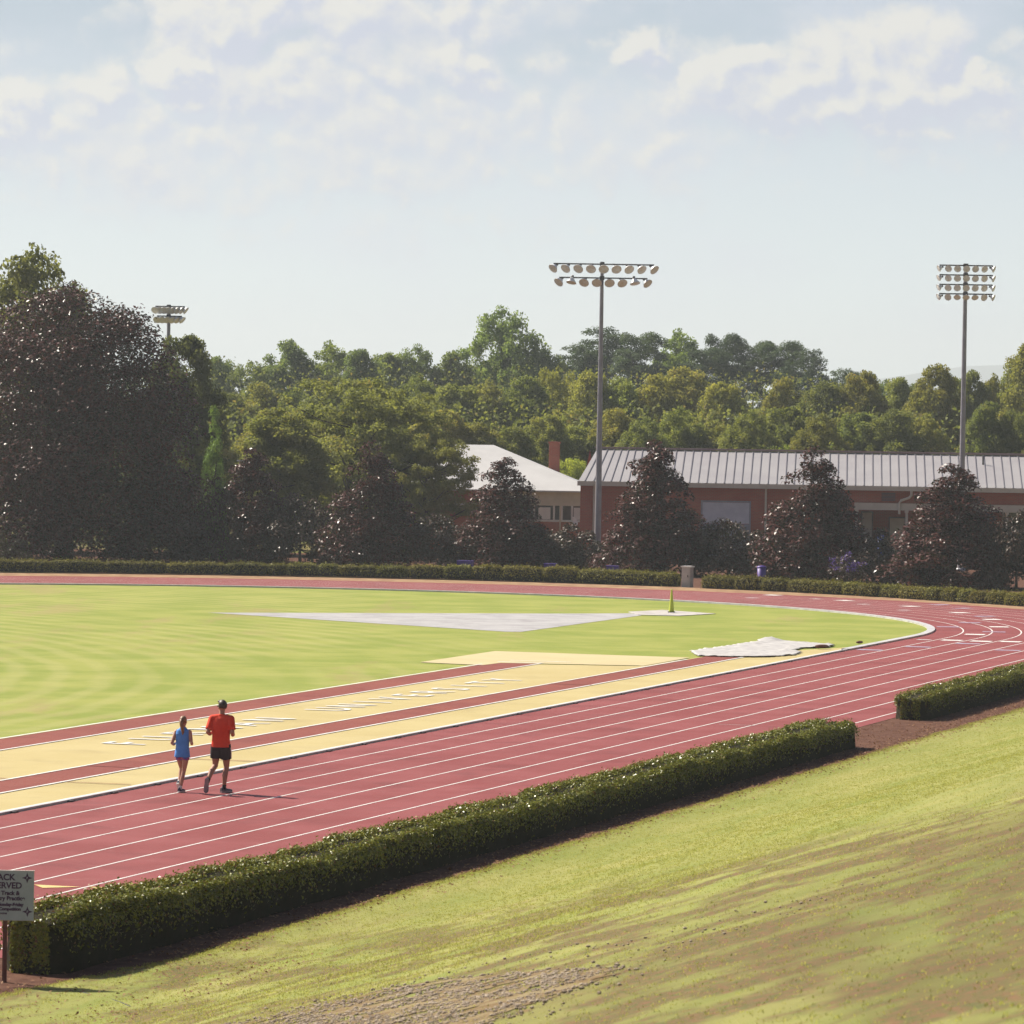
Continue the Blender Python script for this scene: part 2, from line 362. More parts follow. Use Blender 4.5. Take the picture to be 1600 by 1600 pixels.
M['whiteroof'] = pmat('white_membrane_roof', (.52, .51, .50), .6, .3, var=(.46, .45, .44), vscale=.5)
M['cream'] = pmat('cream_trim', (.60, .54, .44), .6, .3, var=(.52, .46, .37), vscale=1.5)
M['white'] = pmat('white_paint', (.72, .70, .68), .5, .4, var=(.62, .6, .58), vscale=2)
M['greypanel'] = pmat('grey_door_panel', (.30, .31, .35), .55, .4, var=(.25, .26, .30), vscale=3)
M['glass'] = pmat('dark_window_glass', (.03, .035, .045), .12, .6)
M['slate'] = pmat('louvre_vent', (.12, .095, .11), .6, .3)
M['steel'] = pmat('galvanised_pole', (.36, .34, .36), .5, .5, .35, var=(.29, .27, .29), vscale=3, fine=(25, .08))
M['darksteel'] = pmat('dark_bracket_steel', (.10, .095, .10), .5, .5, .4)
M['reflector'] = pmat('spun_aluminium_reflector', (.80, .80, .79), .4, .5, .05)
M['lampglass'] = pmat('amber_tinted_lens', (.92, .92, .90), .3, .5, 0, var=(.80, .72, .60), vscale=9)
M['lime'] = pmat('lime_cone_plastic', (.50, .56, .045), .45, .5, var=(.46, .50, .04), vscale=3)
M['rubberblk'] = pmat('black_rubber', (.02, .02, .02), .7, .3)
M['tarp'] = pmat('white_tarp', (.50, .48, .45), .5, .4, var=(.40, .375, .36), vscale=1.8)
M['purple'] = pmat('purple_plastic', (.075, .035, .24), .5, .4)
M['blue'] = pmat('blue_plastic', (.02, .06, .34), .5, .4)
M['purpleleaf'] = leafmat('purple_petal', (.09, .04, .30), (.15, .08, .40), rough=.6, transl=.2, objcol=False)
M['signface'] = pmat('weathered_sign_face', (.36, .41, .45), .5, .35, var=(.31, .36, .39), vscale=5, fine=(60, .06))
M['ink'] = pmat('purple_sign_ink', (.065, .035, .085), .5, .3)
M['post'] = pmat('rusty_post', (.16, .06, .045), .8, .2, var=(.10, .05, .04), vscale=8)
M['hill'] = pmat('far_wooded_hill', (.055, .085, .075), .95, .05, var=(.04, .065, .06), vscale=.02)
M['ground'] = pmat('outer_grass', (.115, .125, .030), .95, .05, var=(.15, .12, .05), vscale=.12, fine=(4, .2))

def poly_sheet(name, pts, z, mat):
    mb = MB(); vs = [Vector((p[0], p[1], z)) for p in pts]
    a = sum(vs[i].x * vs[(i + 1) % len(vs)].y - vs[(i + 1) % len(vs)].x * vs[i].y for i in range(len(vs)))
    if a < 0: vs.reverse()
    mb.add(vs, [tuple(range(len(vs)))])
    o = mb.build(name, mat); o['kind'] = 'structure'
    return o

# ------------------------------------------------------------------ ground, infield, track
mb = MB(); mb.add([(-3600, -45, -.05), (3600, -45, -.05), (3600, 8600, -.05), (-3600, 8600, -.05)], [(0, 1, 2, 3)])
tag(mb.build('ground', M['ground']), kind='structure')

def oval(o, tmin=30.0, nb=96):
    """points of the oval at distance o outside the inner kerb: near straight, bend, far straight"""
    pts = [dt(D0 - o, tmin + (T0 - tmin) * i / 24) for i in range(25)]
    for i in range(1, nb + 1):
        a = math.pi * i / nb
        p = CEN - NV * math.cos(a) * (RAD + o) + UV * math.sin(a) * (RAD + o); pts.append(Vector((p.x, p.y, 0)))
    pts += [dt(D0 + 2 * RAD + o, T0 - (T0 - tmin) * i / 24) for i in range(1, 25)]
    return pts
def strip(name, o0, o1, z, mat, **kw):
    mb = MB()
    def ofs(o): return oval(o) if not callable(o) else [oval(o(i))[i] for i in range(145)]
    A, B = ofs(o0), ofs(o1)
    vs = [Vector((p.x, p.y, z)) for p in A + B]; n = len(A)
    mb.add(vs, [(i, i + n, i + n + 1, i + 1) for i in range(n - 1)])
    for k, f in enumerate(mb.f):   # face upward
        a, b, c = (Vector(mb.v[f[j]]) for j in range(3))
        if (b - a).cross(c - b).z < 0: f.reverse()
    o = mb.build(name, mat); o['kind'] = 'structure'; return o

inner = oval(0.0)
poly_sheet('infield_grass', inner, -.012, M['field'])
_outer = lambda i: 9.0 + 1.1 * max(0, min(1, (i - 24) / 30.0))
strip('running_track', 0.0, _outer, 0.0, M['rubber'])
strip('verge', lambda i: _outer(i) + .02, lambda i: (9.4 if i < 20 else 9.4 + 4.6 * min(1, (i - 20) / 20.0)), -.006, M['drystrip'])
poly_sheet('shaded_bed', [(-60, 219.5), (-24, 219.8), (-9, 220.6), (3, 216.8), (9, 212.6), (17, 204.2), (27, 189), (60, 150), (75, 165), (75, 249), (-60, 262)], -.03, M['mulch'])
# lane lines: one sheet each, painted on
lm = MB()
for k in range(1, 9):
    A, B = oval(k * LW - .024), oval(k * LW + .024); n = len(A); z = .004
    lm.add([Vector((p.x, p.y, z)) for p in A + B], [(i, i + n, i + n + 1, i + 1) for i in range(n - 1)])
for f in lm.f:
    a, b, c = (Vector(lm.v[f[j]]) for j in range(3))
    if (b - a).cross(c - b).z < 0: f.reverse()
tag(lm.build('lane_lines', M['line']), kind='structure')
# kerb: raised aluminium rail round the bend, drain slot along the straight
mb = MB()
A, B = oval(-.26), oval(.02); n = len(A)
i0 = 22
for i in range(i0, n - 1):
    q = [A[i], B[i], B[i + 1], A[i + 1]]
    lo = [Vector((p.x, p.y, -.02)) for p in q]; hi = [Vector((p.x, p.y, .055)) for p in q]
    mb.add(hi, [(0, 1, 2, 3)]); mb.add([lo[1], lo[2], hi[2], hi[1]], [(0, 1, 2, 3)]); mb.add([lo[0], lo[3], hi[3], hi[0]], [(0, 3, 2, 1)])
tag(mb.build('track_kerb', M['alu']), kind='structure')
mb = MB()
def qd(mb, d0, d1, t0, t1, z0, z1, mi=0):
    c = [dt(d0, t0), dt(d1, t0), dt(d1, t1), dt(d0, t1)]
    lo = [Vector((p.x, p.y, z0)) for p in c]; hi = [Vector((p.x, p.y, z1)) for p in c]
    mb.add(hi + lo, [(0, 3, 2, 1) if d1 > d0 else (0, 1, 2, 3), (0, 1, 5, 4), (1, 2, 6, 5), (2, 3, 7, 6), (3, 0, 4, 7)], mi)
def flat(mb, d0, d1, t0, t1, z, mi=0):
    mb.add([dt(d0, t0, z), dt(d0, t1, z), dt(d1, t1, z), dt(d1, t0, z)], [(0, 1, 2, 3) if d1 > d0 else (3, 2, 1, 0)], mi)
flat(mb, 34.28, 34.52, 40, T0 - 4, .002, 0)
qd(mb, 34.33, 34.42, 40, T0 - 4, -.02, .045, 1)
for i in range(40):
    t_ = 58 + i * 2.5 + random.random(); qd(mb, 34.27, 34.33, t_, t_ + .25, -.02, .03, 0)
tag(mb.build('drain_kerb', [M['drain'], M['alu']]), kind='structure')

# runways between the straight and the grass
def band(name, d0, d1, t0, t1, z, mat):
    mb = MB(); flat(mb, d0, d1, t0, t1, z); return tag(mb.build(name, mat), kind='structure')
poly_sheet('runway_apron', [dt(34.52, 40), dt(42.36, 40), dt(42.36, 137.2), dt(37.9, 138.4), dt(37.5, 146.2), dt(34.52, 155.2)], -.004, M['tan'])
band('runway_strip', 40.95, 42.36, 40, 138.2, .0, M['rubber2'])
band('runway_strip', 36.32, 37.52, 40, 146.5, .0, M['rubber2'])
poly_sheet('takeoff_pad', [dt(44.4, 136.5), dt(44.42, 144.5), dt(37.75, 144.2), dt(37.75, 138.6), dt(42.1, 137.6), dt(42.2, 136.0)], .006, M['beige'])
mb = MB()
for (d, t1, w) in ((42.40, 136.6, .05), (40.92, 138.0, .045), (37.54, 143, .045), (36.30, 150.5, .045), (34.60, 155, .05)):
    flat(mb, d - w, d + w, 40, t1, .010)
flat(mb, 40.9, 42.4, 138.15, 138.3, .010); flat(mb, 40.3, 42.3, 139.2, 139.32, .010)
tag(mb.build('runway_lines', M['line']), kind='structure')
mb = MB()
for (d0, d1, t_, w) in ((36.3, 37.5, 84.6, .10), (36.3, 37.5, 92.3, .08), (34.7, 36.3, 95.2, .09), (37.6, 39.2, 88.2, .10), (36.3, 37.5, 127.5, .12), (34.8, 36.2, 88, .07)):
    flat(mb, d0, d1, t_, t_ + w, .013)
tag(mb.build('runway_boards', M['rubber2']), kind='structure')

# painted lettering, words laid along the runway
def text_mesh(s, size, mat, name, bold=0.0, align='CENTER', extrude=0.0):
    cu = bpy.data.curves.new(name, 'FONT'); cu.body = s; cu.size = size; cu.align_x = align; cu.align_y = 'BOTTOM_BASELINE'; cu.offset = bold; cu.extrude = extrude
    cu.resolution_u = 4
    ob = bpy.data.objects.new(name, cu); COL.objects.link(ob)
    bpy.context.view_layer.update()
    me = bpy.data.meshes.new_from_object(ob.evaluated_get(bpy.context.evaluated_depsgraph_get()))
    bpy.data.objects.remove(ob); me.materials.clear(); me.materials.append(mat)
    return me
mb = MB()
def lay_word(word, t0, t1, base_d, h):
    for i, ch in enumerate(word):
        me = text_mesh(ch, h / .73, M['line'], 'letter', bold=.012)
        tc_ = t0 + (t1 - t0) * i / (len(word) - 1)
        vs = [dt(base_d + v.co.y, tc_ + v.co.x * 1.15, .012) for v in me.vertices]
        mb.add(vs, [tuple(reversed(p.vertices)) if True else None for p in me.polygons])
        bpy.data.meshes.remove(me)
lay_word('FURMAN', 99.0, 108.6, 38.72, 1.12)
lay_word('UNIVERSITY', 113.2, 128.6, 38.72, 1.12)
for f in mb.f:
    a, b, c = (Vector(mb.v[f[j]]) for j in range(3))
    if (b - a).cross(c - b).z < 0: f.reverse()
tag(mb.build('runway_lettering', M['line']), kind='structure')

# painted marks in the lanes of the bend, exchange marks on the straight
def lane_marks(name, pts, mat, w, dep):
    mb = MB()
    for (px, py) in pts:
        p = back(px, py); q = Vector((p.x, p.y)) - CEN
        if to_dt(p)[1] > T0: tang = Vector((-q.y, q.x)).normalized(); rad = q.normalized()
        else: tang = UV; rad = -NV
        P = [Vector((p.x, p.y)) + rad * a * w * .5 + tang * b * dep * .5 for a, b in ((-1, -1), (1, -1), (1, 1), (-1, 1))]
        vs = [Vector((v.x, v.y, .008)) for v in P]
        f = (0, 1, 2, 3)
        if (vs[1] - vs[0]).cross(vs[2] - vs[1]).z < 0: f = (3, 2, 1, 0)
        mb.add(vs, [f])
    return tag(mb.build(name, mat), kind='structure')
Z3 = lambda L: [(1100 + a / 3.2, 860 + b / 3.2) for a, b in L]
lane_marks('lane_marks', Z3([(345, 224), (700, 251), (1030, 280), (1278, 312), (1440, 346), (1475, 383), (1355, 421), (1240, 450), (1385, 455), (1535, 457)]), M['line'], .72, .75)
lane_marks('lane_marks', Z3([(1100, 447), (240, 238), (560, 243), (800, 270), (1000, 300)]), M['oldline'], .5, .5)
lane_marks('lane_marks', Z3([(1070, 483), (1320, 467), (1220, 383), (1290, 290), (830, 498), (1180, 272), (1400, 330), (1330, 362), (1450, 408), (1520, 500)]), M['blueline'], .85, .55)
mb = MB()
for tri in (((53, 1382.7), (66.6, 1388), (126.7, 1386.3)), ((138, 1386), (164, 1392), (181, 1387)), ((-60, 1379), (-40, 1386), (40, 1383))):
    vs = [back(*p) for p in tri]; vs = [Vector((v.x, v.y, .008)) for v in vs]
    if (vs[1] - vs[0]).cross(vs[2] - vs[1]).z < 0: vs.reverse()
    mb.add(vs, [(0, 1, 2)])
tag(mb.build('exchange_marks', M['yline']), kind='structure')
mb = MB(); p = back(1150, 1133); d_, t_ = to_dt(p); flat(mb, d_ - .5, d_ + .45, t_ - .03, t_ + .03, .009); tag(mb.build('start_mark', M['oldline']), kind='structure')

# shot-put sector and its concrete pad
poly_sheet('shot_sector', [(-11.6, 177.3), (-.16, 165.3), (.4, 165.4), (5.15, 181.1), (4.75, 182.9), (2.0, 181.6)], -.004, M['gravelw'])
mb = MB(); P = [(4.70, 184.1), (6.12, 186.3), (8.15, 183.6), (6.6, 181.0), (5.0, 181.3)]
mb.add([(*p, .012) for p in P] + [(*p, -.03) for p in P], [(4, 3, 2, 1, 0)] + [(i, (i + 1) % 5, 5 + (i + 1) % 5, 5 + i) for i in range(5)])
tag(mb.build('concrete_pad', M['concrete']), kind='structure')

# ------------------------------------------------------------------ the grass bank in front
def bank_z(d, t):
    s = max(0.0, 22.55 - d); base = .27 * (s - 1.5 * (1 - math.exp(-s / 1.5)))
    if d < 0: base = .27 * (22.55 - 1.5) + .27 * 4 * (1 - math.exp(d / 4))
    w = min(1, s / 3.0)
    return base + w * (.07 * mnoise.noise(Vector((d * .25, t * .10, 0))) + .012 * mnoise.noise(Vector((d * .9, t * .5, 3))))
def bank_edge(t): return 22.98 + .65 * max(0, min(1, (60 - t) / 4)) + .10 * mnoise.noise(Vector((t * .45, 0, 0))) + .10 * mnoise.noise(Vector((t * 2.7, 5, 0))) + .05 * mnoise.noise(Vector((t * 9, 9, 0)))
def bank_hit(px, py):
    d = ray(px, py).normalized(); s = 12.0
    for _ in range(4000):
        p = Vector((0, 0, CAMH)) + d * s
        if p.z < bank_z(*to_dt(p)): break
        s += .02
    return p
ds = np.concatenate([np.array([0]), np.linspace(.15, 14, 60), np.linspace(14.5, 24, 24), np.linspace(26, 70, 14)])
ts = np.concatenate([np.arange(-40, 14, 4), np.arange(14, 45, .6), np.arange(45, 150, .28), np.arange(150, 330, 3.0)])
V = []; F = []
for t_ in ts:
    e = bank_edge(t_)
    for s_ in ds:
        d_ = e - s_ if s_ < 1 else 23.1 - s_
        p = dt(d_, t_); V.append((p.x, p.y, bank_z(d_, t_) + .010))
nd = len(ds)
for i in range(len(ts) - 1):
    for j in range(nd - 1):
        a = i * nd + j; F.append((a, a + nd, a + nd + 1, a + 1))
mb = MB(); mb.add(V, F, 0, True)
for f in mb.f[:1]:
    a, b, c = (Vector(mb.v[f[j]]) for j in range(3)); up = (b - a).cross(c - b).z > 0
if not up:
    for f in mb.f: f.reverse()
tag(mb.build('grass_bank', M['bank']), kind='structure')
mb = MB()
A = [dt(22.3, t_, .002) for t_ in np.arange(30, 330, 2.0)]; B = [dt(D0 - 9.05, t_, .002) for t_ in np.arange(30, 330, 2.0)]
n = len(A); mb.add(A + B, [(i, i + 1, i + 1 + n, i + n) for i in range(n - 1)])
for f in mb.f:
    a, b, c = (Vector(mb.v[f[j]]) for j in range(3))
    if (b - a).cross(c - b).z < 0: f.reverse()
tag(mb.build('mulch_strip', M['mulch']), kind='structure')

def frustum_ok(p, m=.012):
    if p[1] < 5: return False
    return abs(p[0] / p[1]) < .1107 + m and (p[2] - CAMH) / p[1] > -.1335 - m
# short blades and tufts over the near bank, thicker along the mulch edge
P = []; NB = 0
while len(P) < 80000:
    t_ = RNG.uniform(18, 140); d_ = RNG.uniform(1.5, 23.1)
    if RNG.random() < .05: d_ = bank_edge(t_) + abs(RNG.normal(0, .09)) * RNG.choice([-1, -1, .6])
    q = dt(d_, t_)
    if not frustum_ok((q.x, q.y, bank_z(d_, t_)), .004): continue
    if RNG.random() > min(1, (75 / q.y) ** 1.2) or (d_ < 15 and RNG.random() < .75): continue
    P.append((q.x, q.y, bank_z(d_, t_) + .008))
P = np.array(P); k = 4
C = np.repeat(P, k, 0) + np.c_[RNG.normal(0, .025, (len(P) * k, 2)), np.zeros(len(P) * k)]
n = len(C); hgt = RNG.uniform(.008, .022, (n, 1)); lean = np.c_[RNG.normal(0, .5, (n, 2)), np.ones((n, 1))] * hgt
ang = RNG.uniform(0, np.pi, n); w = np.c_[np.cos(ang), np.sin(ang), np.zeros(n)] * RNG.uniform(.002, .006, (n, 1))
np_quads('grass_blades', np.stack([C - w, C + w, C + lean + w * .3, C + lean - w * .3], 1), M['blade'])
tag(bpy.data.objects['grass_blades'], 'short dry and green blades of grass standing on the near bank', 'grass', kind='stuff')
# leaf litter on the mulch and foot of the bank
P = []
while len(P) < 9000:
    t_ = RNG.uniform(52, 138); d_ = RNG.choice([RNG.uniform(22.6, 25.2), 23.2 + RNG.normal(0, .4)])
    if t_ < 60: d_ = RNG.uniform(20.6, 25)
    if d_ > 25.2: continue
    q = dt(d_, t_)
    if frustum_ok((q.x, q.y, 0)): P.append((q.x, q.y, max(bank_z(d_, t_), .0) + .022))
P = np.array(P); L_ = RNG.uniform(.03, .075, len(P))
np_quads('leaf_litter', leaf_quads(P, np.c_[RNG.normal(0, .35, (len(P), 2)), np.ones(len(P))], L_, L_ * RNG.uniform(.3, .7, len(P))), M['litter'])
tag(bpy.data.objects['leaf_litter'], 'brown fallen leaves and pine straw scattered beside the clipped hedge', 'leaves', kind='stuff')

# gravel patch low on the bank
gp = [bank_hit(*q) for q in ((330, 1612), (470, 1578), (600, 1548), (720, 1530), (860, 1516), (985, 1516), (930, 1535), (870, 1560), (780, 1590), (700, 1625), (500, 1640))]
gdt = [to_dt(p) for p in gp]
def inside(d, t, poly):
    c = False
    for i in range(len(poly)):
        (x0, y0), (x1, y1) = poly[i], poly[i - 1]
        if (y0 > t) != (y1 > t) and d < (x1 - x0) * (t - y0) / (y1 - y0) + x0: c = not c
    return c
d0_, d1_ = min(g[0] for g in gdt), max(g[0] for g in gdt); t0_, t1_ = min(g[1] for g in gdt), max(g[1] for g in gdt)
mb = MB(); step = .10
for i in range(int((d1_ - d0_) / step)):
    for j in range(int((t1_ - t0_) / step)):
        d_, t_ = d0_ + i * step, t0_ + j * step
        wob = .35 * mnoise.noise(Vector((d_ * 1.5, t_ * 1.1, 2))) + .25 * mnoise.noise(Vector((d_ * 5, t_ * 4, 2)))
        if inside(d_ + wob, t_ + wob * 1.5, gdt) and mnoise.noise(Vector((d_ * 2.6, t_ * 1.7, 8))) > -.22:
            mb.add([dt(a, b, bank_z(a, b) + .017) for a, b in ((d_, t_), (d_, t_ + step), (d_ + step, t_ + step), (d_ + step, t_))], [(0, 1, 2, 3)])
for f in mb.f:
    a, b, c = (Vector(mb.v[f[q]]) for q in range(3))
    if (b - a).cross(c - b).z < 0: f.reverse()
tag(mb.build('gravel_patch', M['gravel']), kind='structure')
mb = MB(); cnt = 0
ico = bmesh.new(); bmesh.ops.create_icosphere(ico, subdivisions=1, radius=1); iv = [v.co.copy() for v in ico.verts]; ifc = [tuple(v.index for v in f.verts) for f in ico.faces]; ico.free()
while cnt < 6500:
    d_, t_ = random.uniform(d0_ - .6, d1_ + .6), random.uniform(t0_ - 1.5, t1_ + 1.5)
    wob = .35 * mnoise.noise(Vector((d_ * 1.5, t_ * 1.1, 2))) + .45 * mnoise.noise(Vector((d_ * 5, t_ * 4, 2)))
    spread = random.gauss(0, .30)
    if not inside(d_ + wob + spread, t_ + wob * 1.5 + spread * 2, gdt) or mnoise.noise(Vector((d_ * 2.2, t_ * 1.6, 8))) < -.12: 
        if random.random() > .02: continue
    r = random.choice([.007, .009, .012, .019]) * random.uniform(.7, 1.4); q = dt(d_, t_, bank_z(d_, t_) + .015 + r * .3)
    sx, sy, sz = random.uniform(.8, 1.4), random.uniform(.7, 1.2), random.uniform(.45, .8); rz = random.random() * 6.3
    ca, sa = math.cos(rz), math.sin(rz)
    mb.add([(q.x + r * (v.x * sx * ca - v.y * sy * sa), q.y + r * (v.x * sx * sa + v.y * sy * ca), q.z + r * v.z * sz) for v in iv], ifc); cnt += 1
tag(mb.build('gravel_stones', M['stone']), 'pale grey loose stones in the bare patch low on the grass bank', 'gravel', kind='stuff')

# ------------------------------------------------------------------ hedges
def smooth_profile(n, sup=4.0):
    """superellipse half section (0..1 across, 0..1 up)"""
    out = []
    for i in range(n + 1):
        a = math.pi * i / n; c, s = math.cos(a), math.sin(a)
        out.append((math.copysign(abs(c) ** (2 / sup), c), abs(s) ** (2 / sup)))
    return out
def hedge(name, pts, width, height, mat, nleaf, leaf, lump=.05, sup=7.0, lfreq=.9, core=.90, rend=.22, emin=.65):
    """pts: centre line (Vector xy); returns foliage quads and core mesh builder"""
    seg = [0.0]
    for a, b in zip(pts, pts[1:]): seg.append(seg[-1] + (b - a).length)
    Ltot = seg[-1]
    def frame(s):
        s = min(max(s, 0), Ltot - 1e-6)
        i = max(j for j in range(len(seg) - 1) if seg[j] <= s); k = (s - seg[i]) / (seg[i + 1] - seg[i])
        p = pts[i].lerp(pts[i + 1], k); d = (pts[i + 1] - pts[i]).normalized(); return p, d, Vector((-d.y, d.x))
    def surf(s, a, sc=1.0):
        p, d, nn = frame(s)
        end = min(s, Ltot - s); rd = rend * width
        e = 1.0 if end > rd else math.sqrt(max(0, 1 - (1 - end / rd) ** 2)) * (1 - emin) + emin
        c, sn = math.cos(a), math.sin(a)
        x = math.copysign(abs(c) ** (2 / sup), c) * width * .5 * e; z = abs(sn) ** (2 / sup) * (height(s) if callable(height) else height) * (e * (.15 if emin > .5 else .42) + (.85 if emin > .5 else .58))
        wob = 1 + lump * (1.6 * mnoise.noise(Vector((s * lfreq, a * .8, 1))) + .9 * mnoise.noise(Vector((s * lfreq * 2.9, a * 2, 6))))
        q = p + nn * x * wob * sc
        return Vector((q.x, q.y, z * wob * (sc if sc < 1 else 1)))
    mb = MB(); ns = max(6, int(Ltot / .30)); na = 12
    rows = []
    for i in range(ns + 1):
        s = Ltot * i / ns; rows.append([surf(s, math.pi * j / na, core) for j in range(na + 1)])
    vs = [v for r in rows for v in r]
    mb.add(vs, [(i * (na + 1) + j, (i + 1) * (na + 1) + j, (i + 1) * (na + 1) + j + 1, i * (na + 1) + j + 1) for i in range(ns) for j in range(na)], 0, True)
    mb.add(rows[0], [tuple(range(na + 1))]); mb.add(rows[-1], [tuple(reversed(range(na + 1)))])
    Cs = np.zeros((nleaf, 3)); Ns = np.zeros((nleaf, 3))
    for i in range(nleaf):
        if random.random() < .03 + .5 * width / Ltot * .3:      # ends
            s = random.choice([0, Ltot]); a = random.uniform(0, math.pi); sc = math.sqrt(random.random())
            q = surf(s, a, 1.0); p, d, nn = frame(s); q = Vector((p.x, p.y, 0)).lerp(q, sc) if False else q
            cpt = Vector((p.x, p.y, q.z)) ; q = cpt.lerp(q, sc); q.z *= random.random() ** .5
            dn = Vector((d.x, d.y, 0)) * (1 if s > 0 else -1); q = q + dn * random.uniform(-.02, .04); nrm = dn
        else:
            s = random.uniform(0, Ltot); a = math.acos(random.uniform(-1, 1)) if random.random() < .6 else random.uniform(0, math.pi)
            q = surf(s, a); p, d, nn = frame(s)
            hh = height(s) if callable(height) else height; cpt = Vector((p.x, p.y, hh * .45)); nrm = (q - cpt).normalized()
            if abs(math.sin(a)) > .55: nrm = (nrm + Vector((0, 0, 1.3)) + Vector((SUN_TO.x, SUN_TO.y, 0)) * .35).normalized()
            q = q + nrm * random.gauss(-.01, leaf * .55)
            if q.z > hh * .93 and random.random() < .10: q.z += random.uniform(0, leaf * 1.5)
        Cs[i] = q; Ns[i] = nrm
    Ns = Ns + RNG.normal(0, .55, (nleaf, 3)); L_ = leaf * RNG.uniform(.7, 1.3, nleaf)
    return leaf_quads(Cs, Ns, L_, L_ * .55), mb
def near_hedge(t0, t1, nleaf, label, hw0, hw1):
    root = empty('clipped_hedge', dt((hw0 + hw1) / 2, (t0 + t1) / 2))
    pts = []
    for i in range(int((t1 - t0) / 2) + 2):
        t_ = min(t0 + i * 2, t1); q = dt((hw0 + hw1) / 2 + .05 * mnoise.noise(Vector((t_ * .3, 0, 0))), t_) - root.location
        if not pts or (Vector((q.x, q.y)) - pts[-1]).length > .05: pts.append(Vector((q.x, q.y)))
    Q, core = hedge('near', pts, hw1 - hw0, (lambda s: .63 + .17 * math.exp(-max(0, t0 + s - 59) / 9) + .05 * mnoise.noise(Vector((s * .33, t0, 0))) + .03 * mnoise.noise(Vector((s * 1.1, t0, 4)))), M['hedgeleaf'], nleaf, .052, lump=.075, rend=.40, emin=.52)
    np_quads('foliage', Q, M['hedgeleaf'], parent=root); core.build('stems', M['twig'], root)
    return tag(root, label, 'hedge')
near_hedge(57.75, 106.5, 130000, 'long low clipped hedge beside the near straight, below the red lanes', 23.72, 24.80)
near_hedge(117.0, 146, 48000, 'shorter clipped hedge past the bare gap, at the right edge', 24.25, 25.25)

hp_ = [bank_hit(*q) for q in ((62, 1548), (85, 1547), (108, 1549), (130, 1552), (150, 1557), (170, 1561), (188, 1567), (204, 1574))]
mb = MB(); mb.tube([p + Vector((0, 0, .004)) for p in hp_], .013, 8); tag(mb.build('drain_hose', M['rubberblk']), 'thin black drain hose lying in the grass at the foot of the bank', 'hose')
# far hedge: a row of rounded clipped shrubs round the bend
HP = [Vector(p) for p in ((-34, 216.6), (-24.19, 218.6), (-16.68, 219.6), (-9.07, 219.6), (-2.98, 218.6), (3.04, 215.8), (7.42, 212.9))]
HQ = [Vector(p) for p in ((8.55, 211.7), (13.02, 208.0), (16.92, 203.1), (21.75, 195.9), (26.5, 187.5))]
def along(poly, x):
    for a, b in zip(poly, poly[1:]):
        if a.x <= x <= b.x: k = (x - a.x) / (b.x - a.x); return a.lerp(b, k)
    return poly[-1]
def shrub_run(poly, xs, order_word, names):
    out = []
    for i, (a, b) in enumerate(zip(xs, xs[1:])):
        pa, pb = along(poly, a), along(poly, b); ln = (pb - pa).length
        dirv = (pb - pa).normalized(); perp = Vector((-dirv.y, dirv.x))
        mid = (pa + pb) * .5 + perp * (.55 + random.uniform(-.06, .06)); mid = Vector((mid.x, mid.y))
        root = empty('clipped_shrub', (mid.x, mid.y, 0), math.atan2(dirv.y, dirv.x))
        h = (.49 + .13 * math.exp(-((mid.x - 4) / 7) ** 2)) * random.uniform(.92, 1.1); w = random.uniform(.75, .9)
        half = ln * .5 + .03
        Q, core = hedge('f', [Vector((-half, 0)), Vector((0, 0)), Vector((half, 0))], w, h, None, int(900 * ln + 600), .085, lump=.07, sup=3.0, lfreq=1.3, core=.93, rend=.42, emin=.42)
        o = np_quads('foliage', Q, M['boxleaf'], parent=root); core.build('stems', M['twig'], root)
        g = random.uniform(.8, 1.15); o.color = (g * random.uniform(.95, 1.1), g, g * .9, 1)
        tag(root, names(i, len(xs) - 1, ln), 'shrub', 'clipped shrubs of the hedge round the far bend'); out.append(root)
    return out
ORD = ['first', 'second', 'third', 'fourth', 'fifth', 'sixth', 'seventh', 'eighth', 'ninth', 'tenth', 'eleventh', 'twelfth', 'thirteenth', 'fourteenth', 'fifteenth', 'sixteenth', 'seventeenth', 'eighteenth', 'nineteenth', 'twentieth', 'twenty-first', 'twenty-second', 'twenty-third', 'twenty-fourth', 'twenty-fifth', 'twenty-sixth']
pxs = [-40, 78, 160, 258, 285, 350, 417, 446, 494, 524, 556, 586, 634, 690, 733, 777, 843, 897, 1051]
xs = [(p - 798.7) / FPX * 219 + .0 for p in pxs]; xs[-1] = 7.40; xs[-2] = (897 - 798.7) / FPX * 216
def lenword(l): return 'long' if l > 3.2 else ('mid-length' if l > 1.7 else 'short round')
shrub_run(HP, xs, '', lambda i, n, l: f'{lenword(l)} clipped shrub of far hedge, {ORD[n - 1 - i]} left of the pale cabinet')
pxs2 = [1085, 1140, 1183, 1225, 1306, 1333, 1366, 1398, 1438, 1460, 1488, 1507, 1530, 1562, 1595, 1640, 1680]
xs2 = []
for p_ in pxs2:
    for k_ in range(358):
        x_ = 8.56 + k_ * .05; q = along(HQ, x_)
        if 798.7 + q.x / q.y * FPX >= p_: break
    xs2.append(x_)
shrub_run(HQ, xs2, '', lambda i, n, l: f'{lenword(l)} clipped shrub of far hedge, {ORD[i]} right of the pale cabinet')

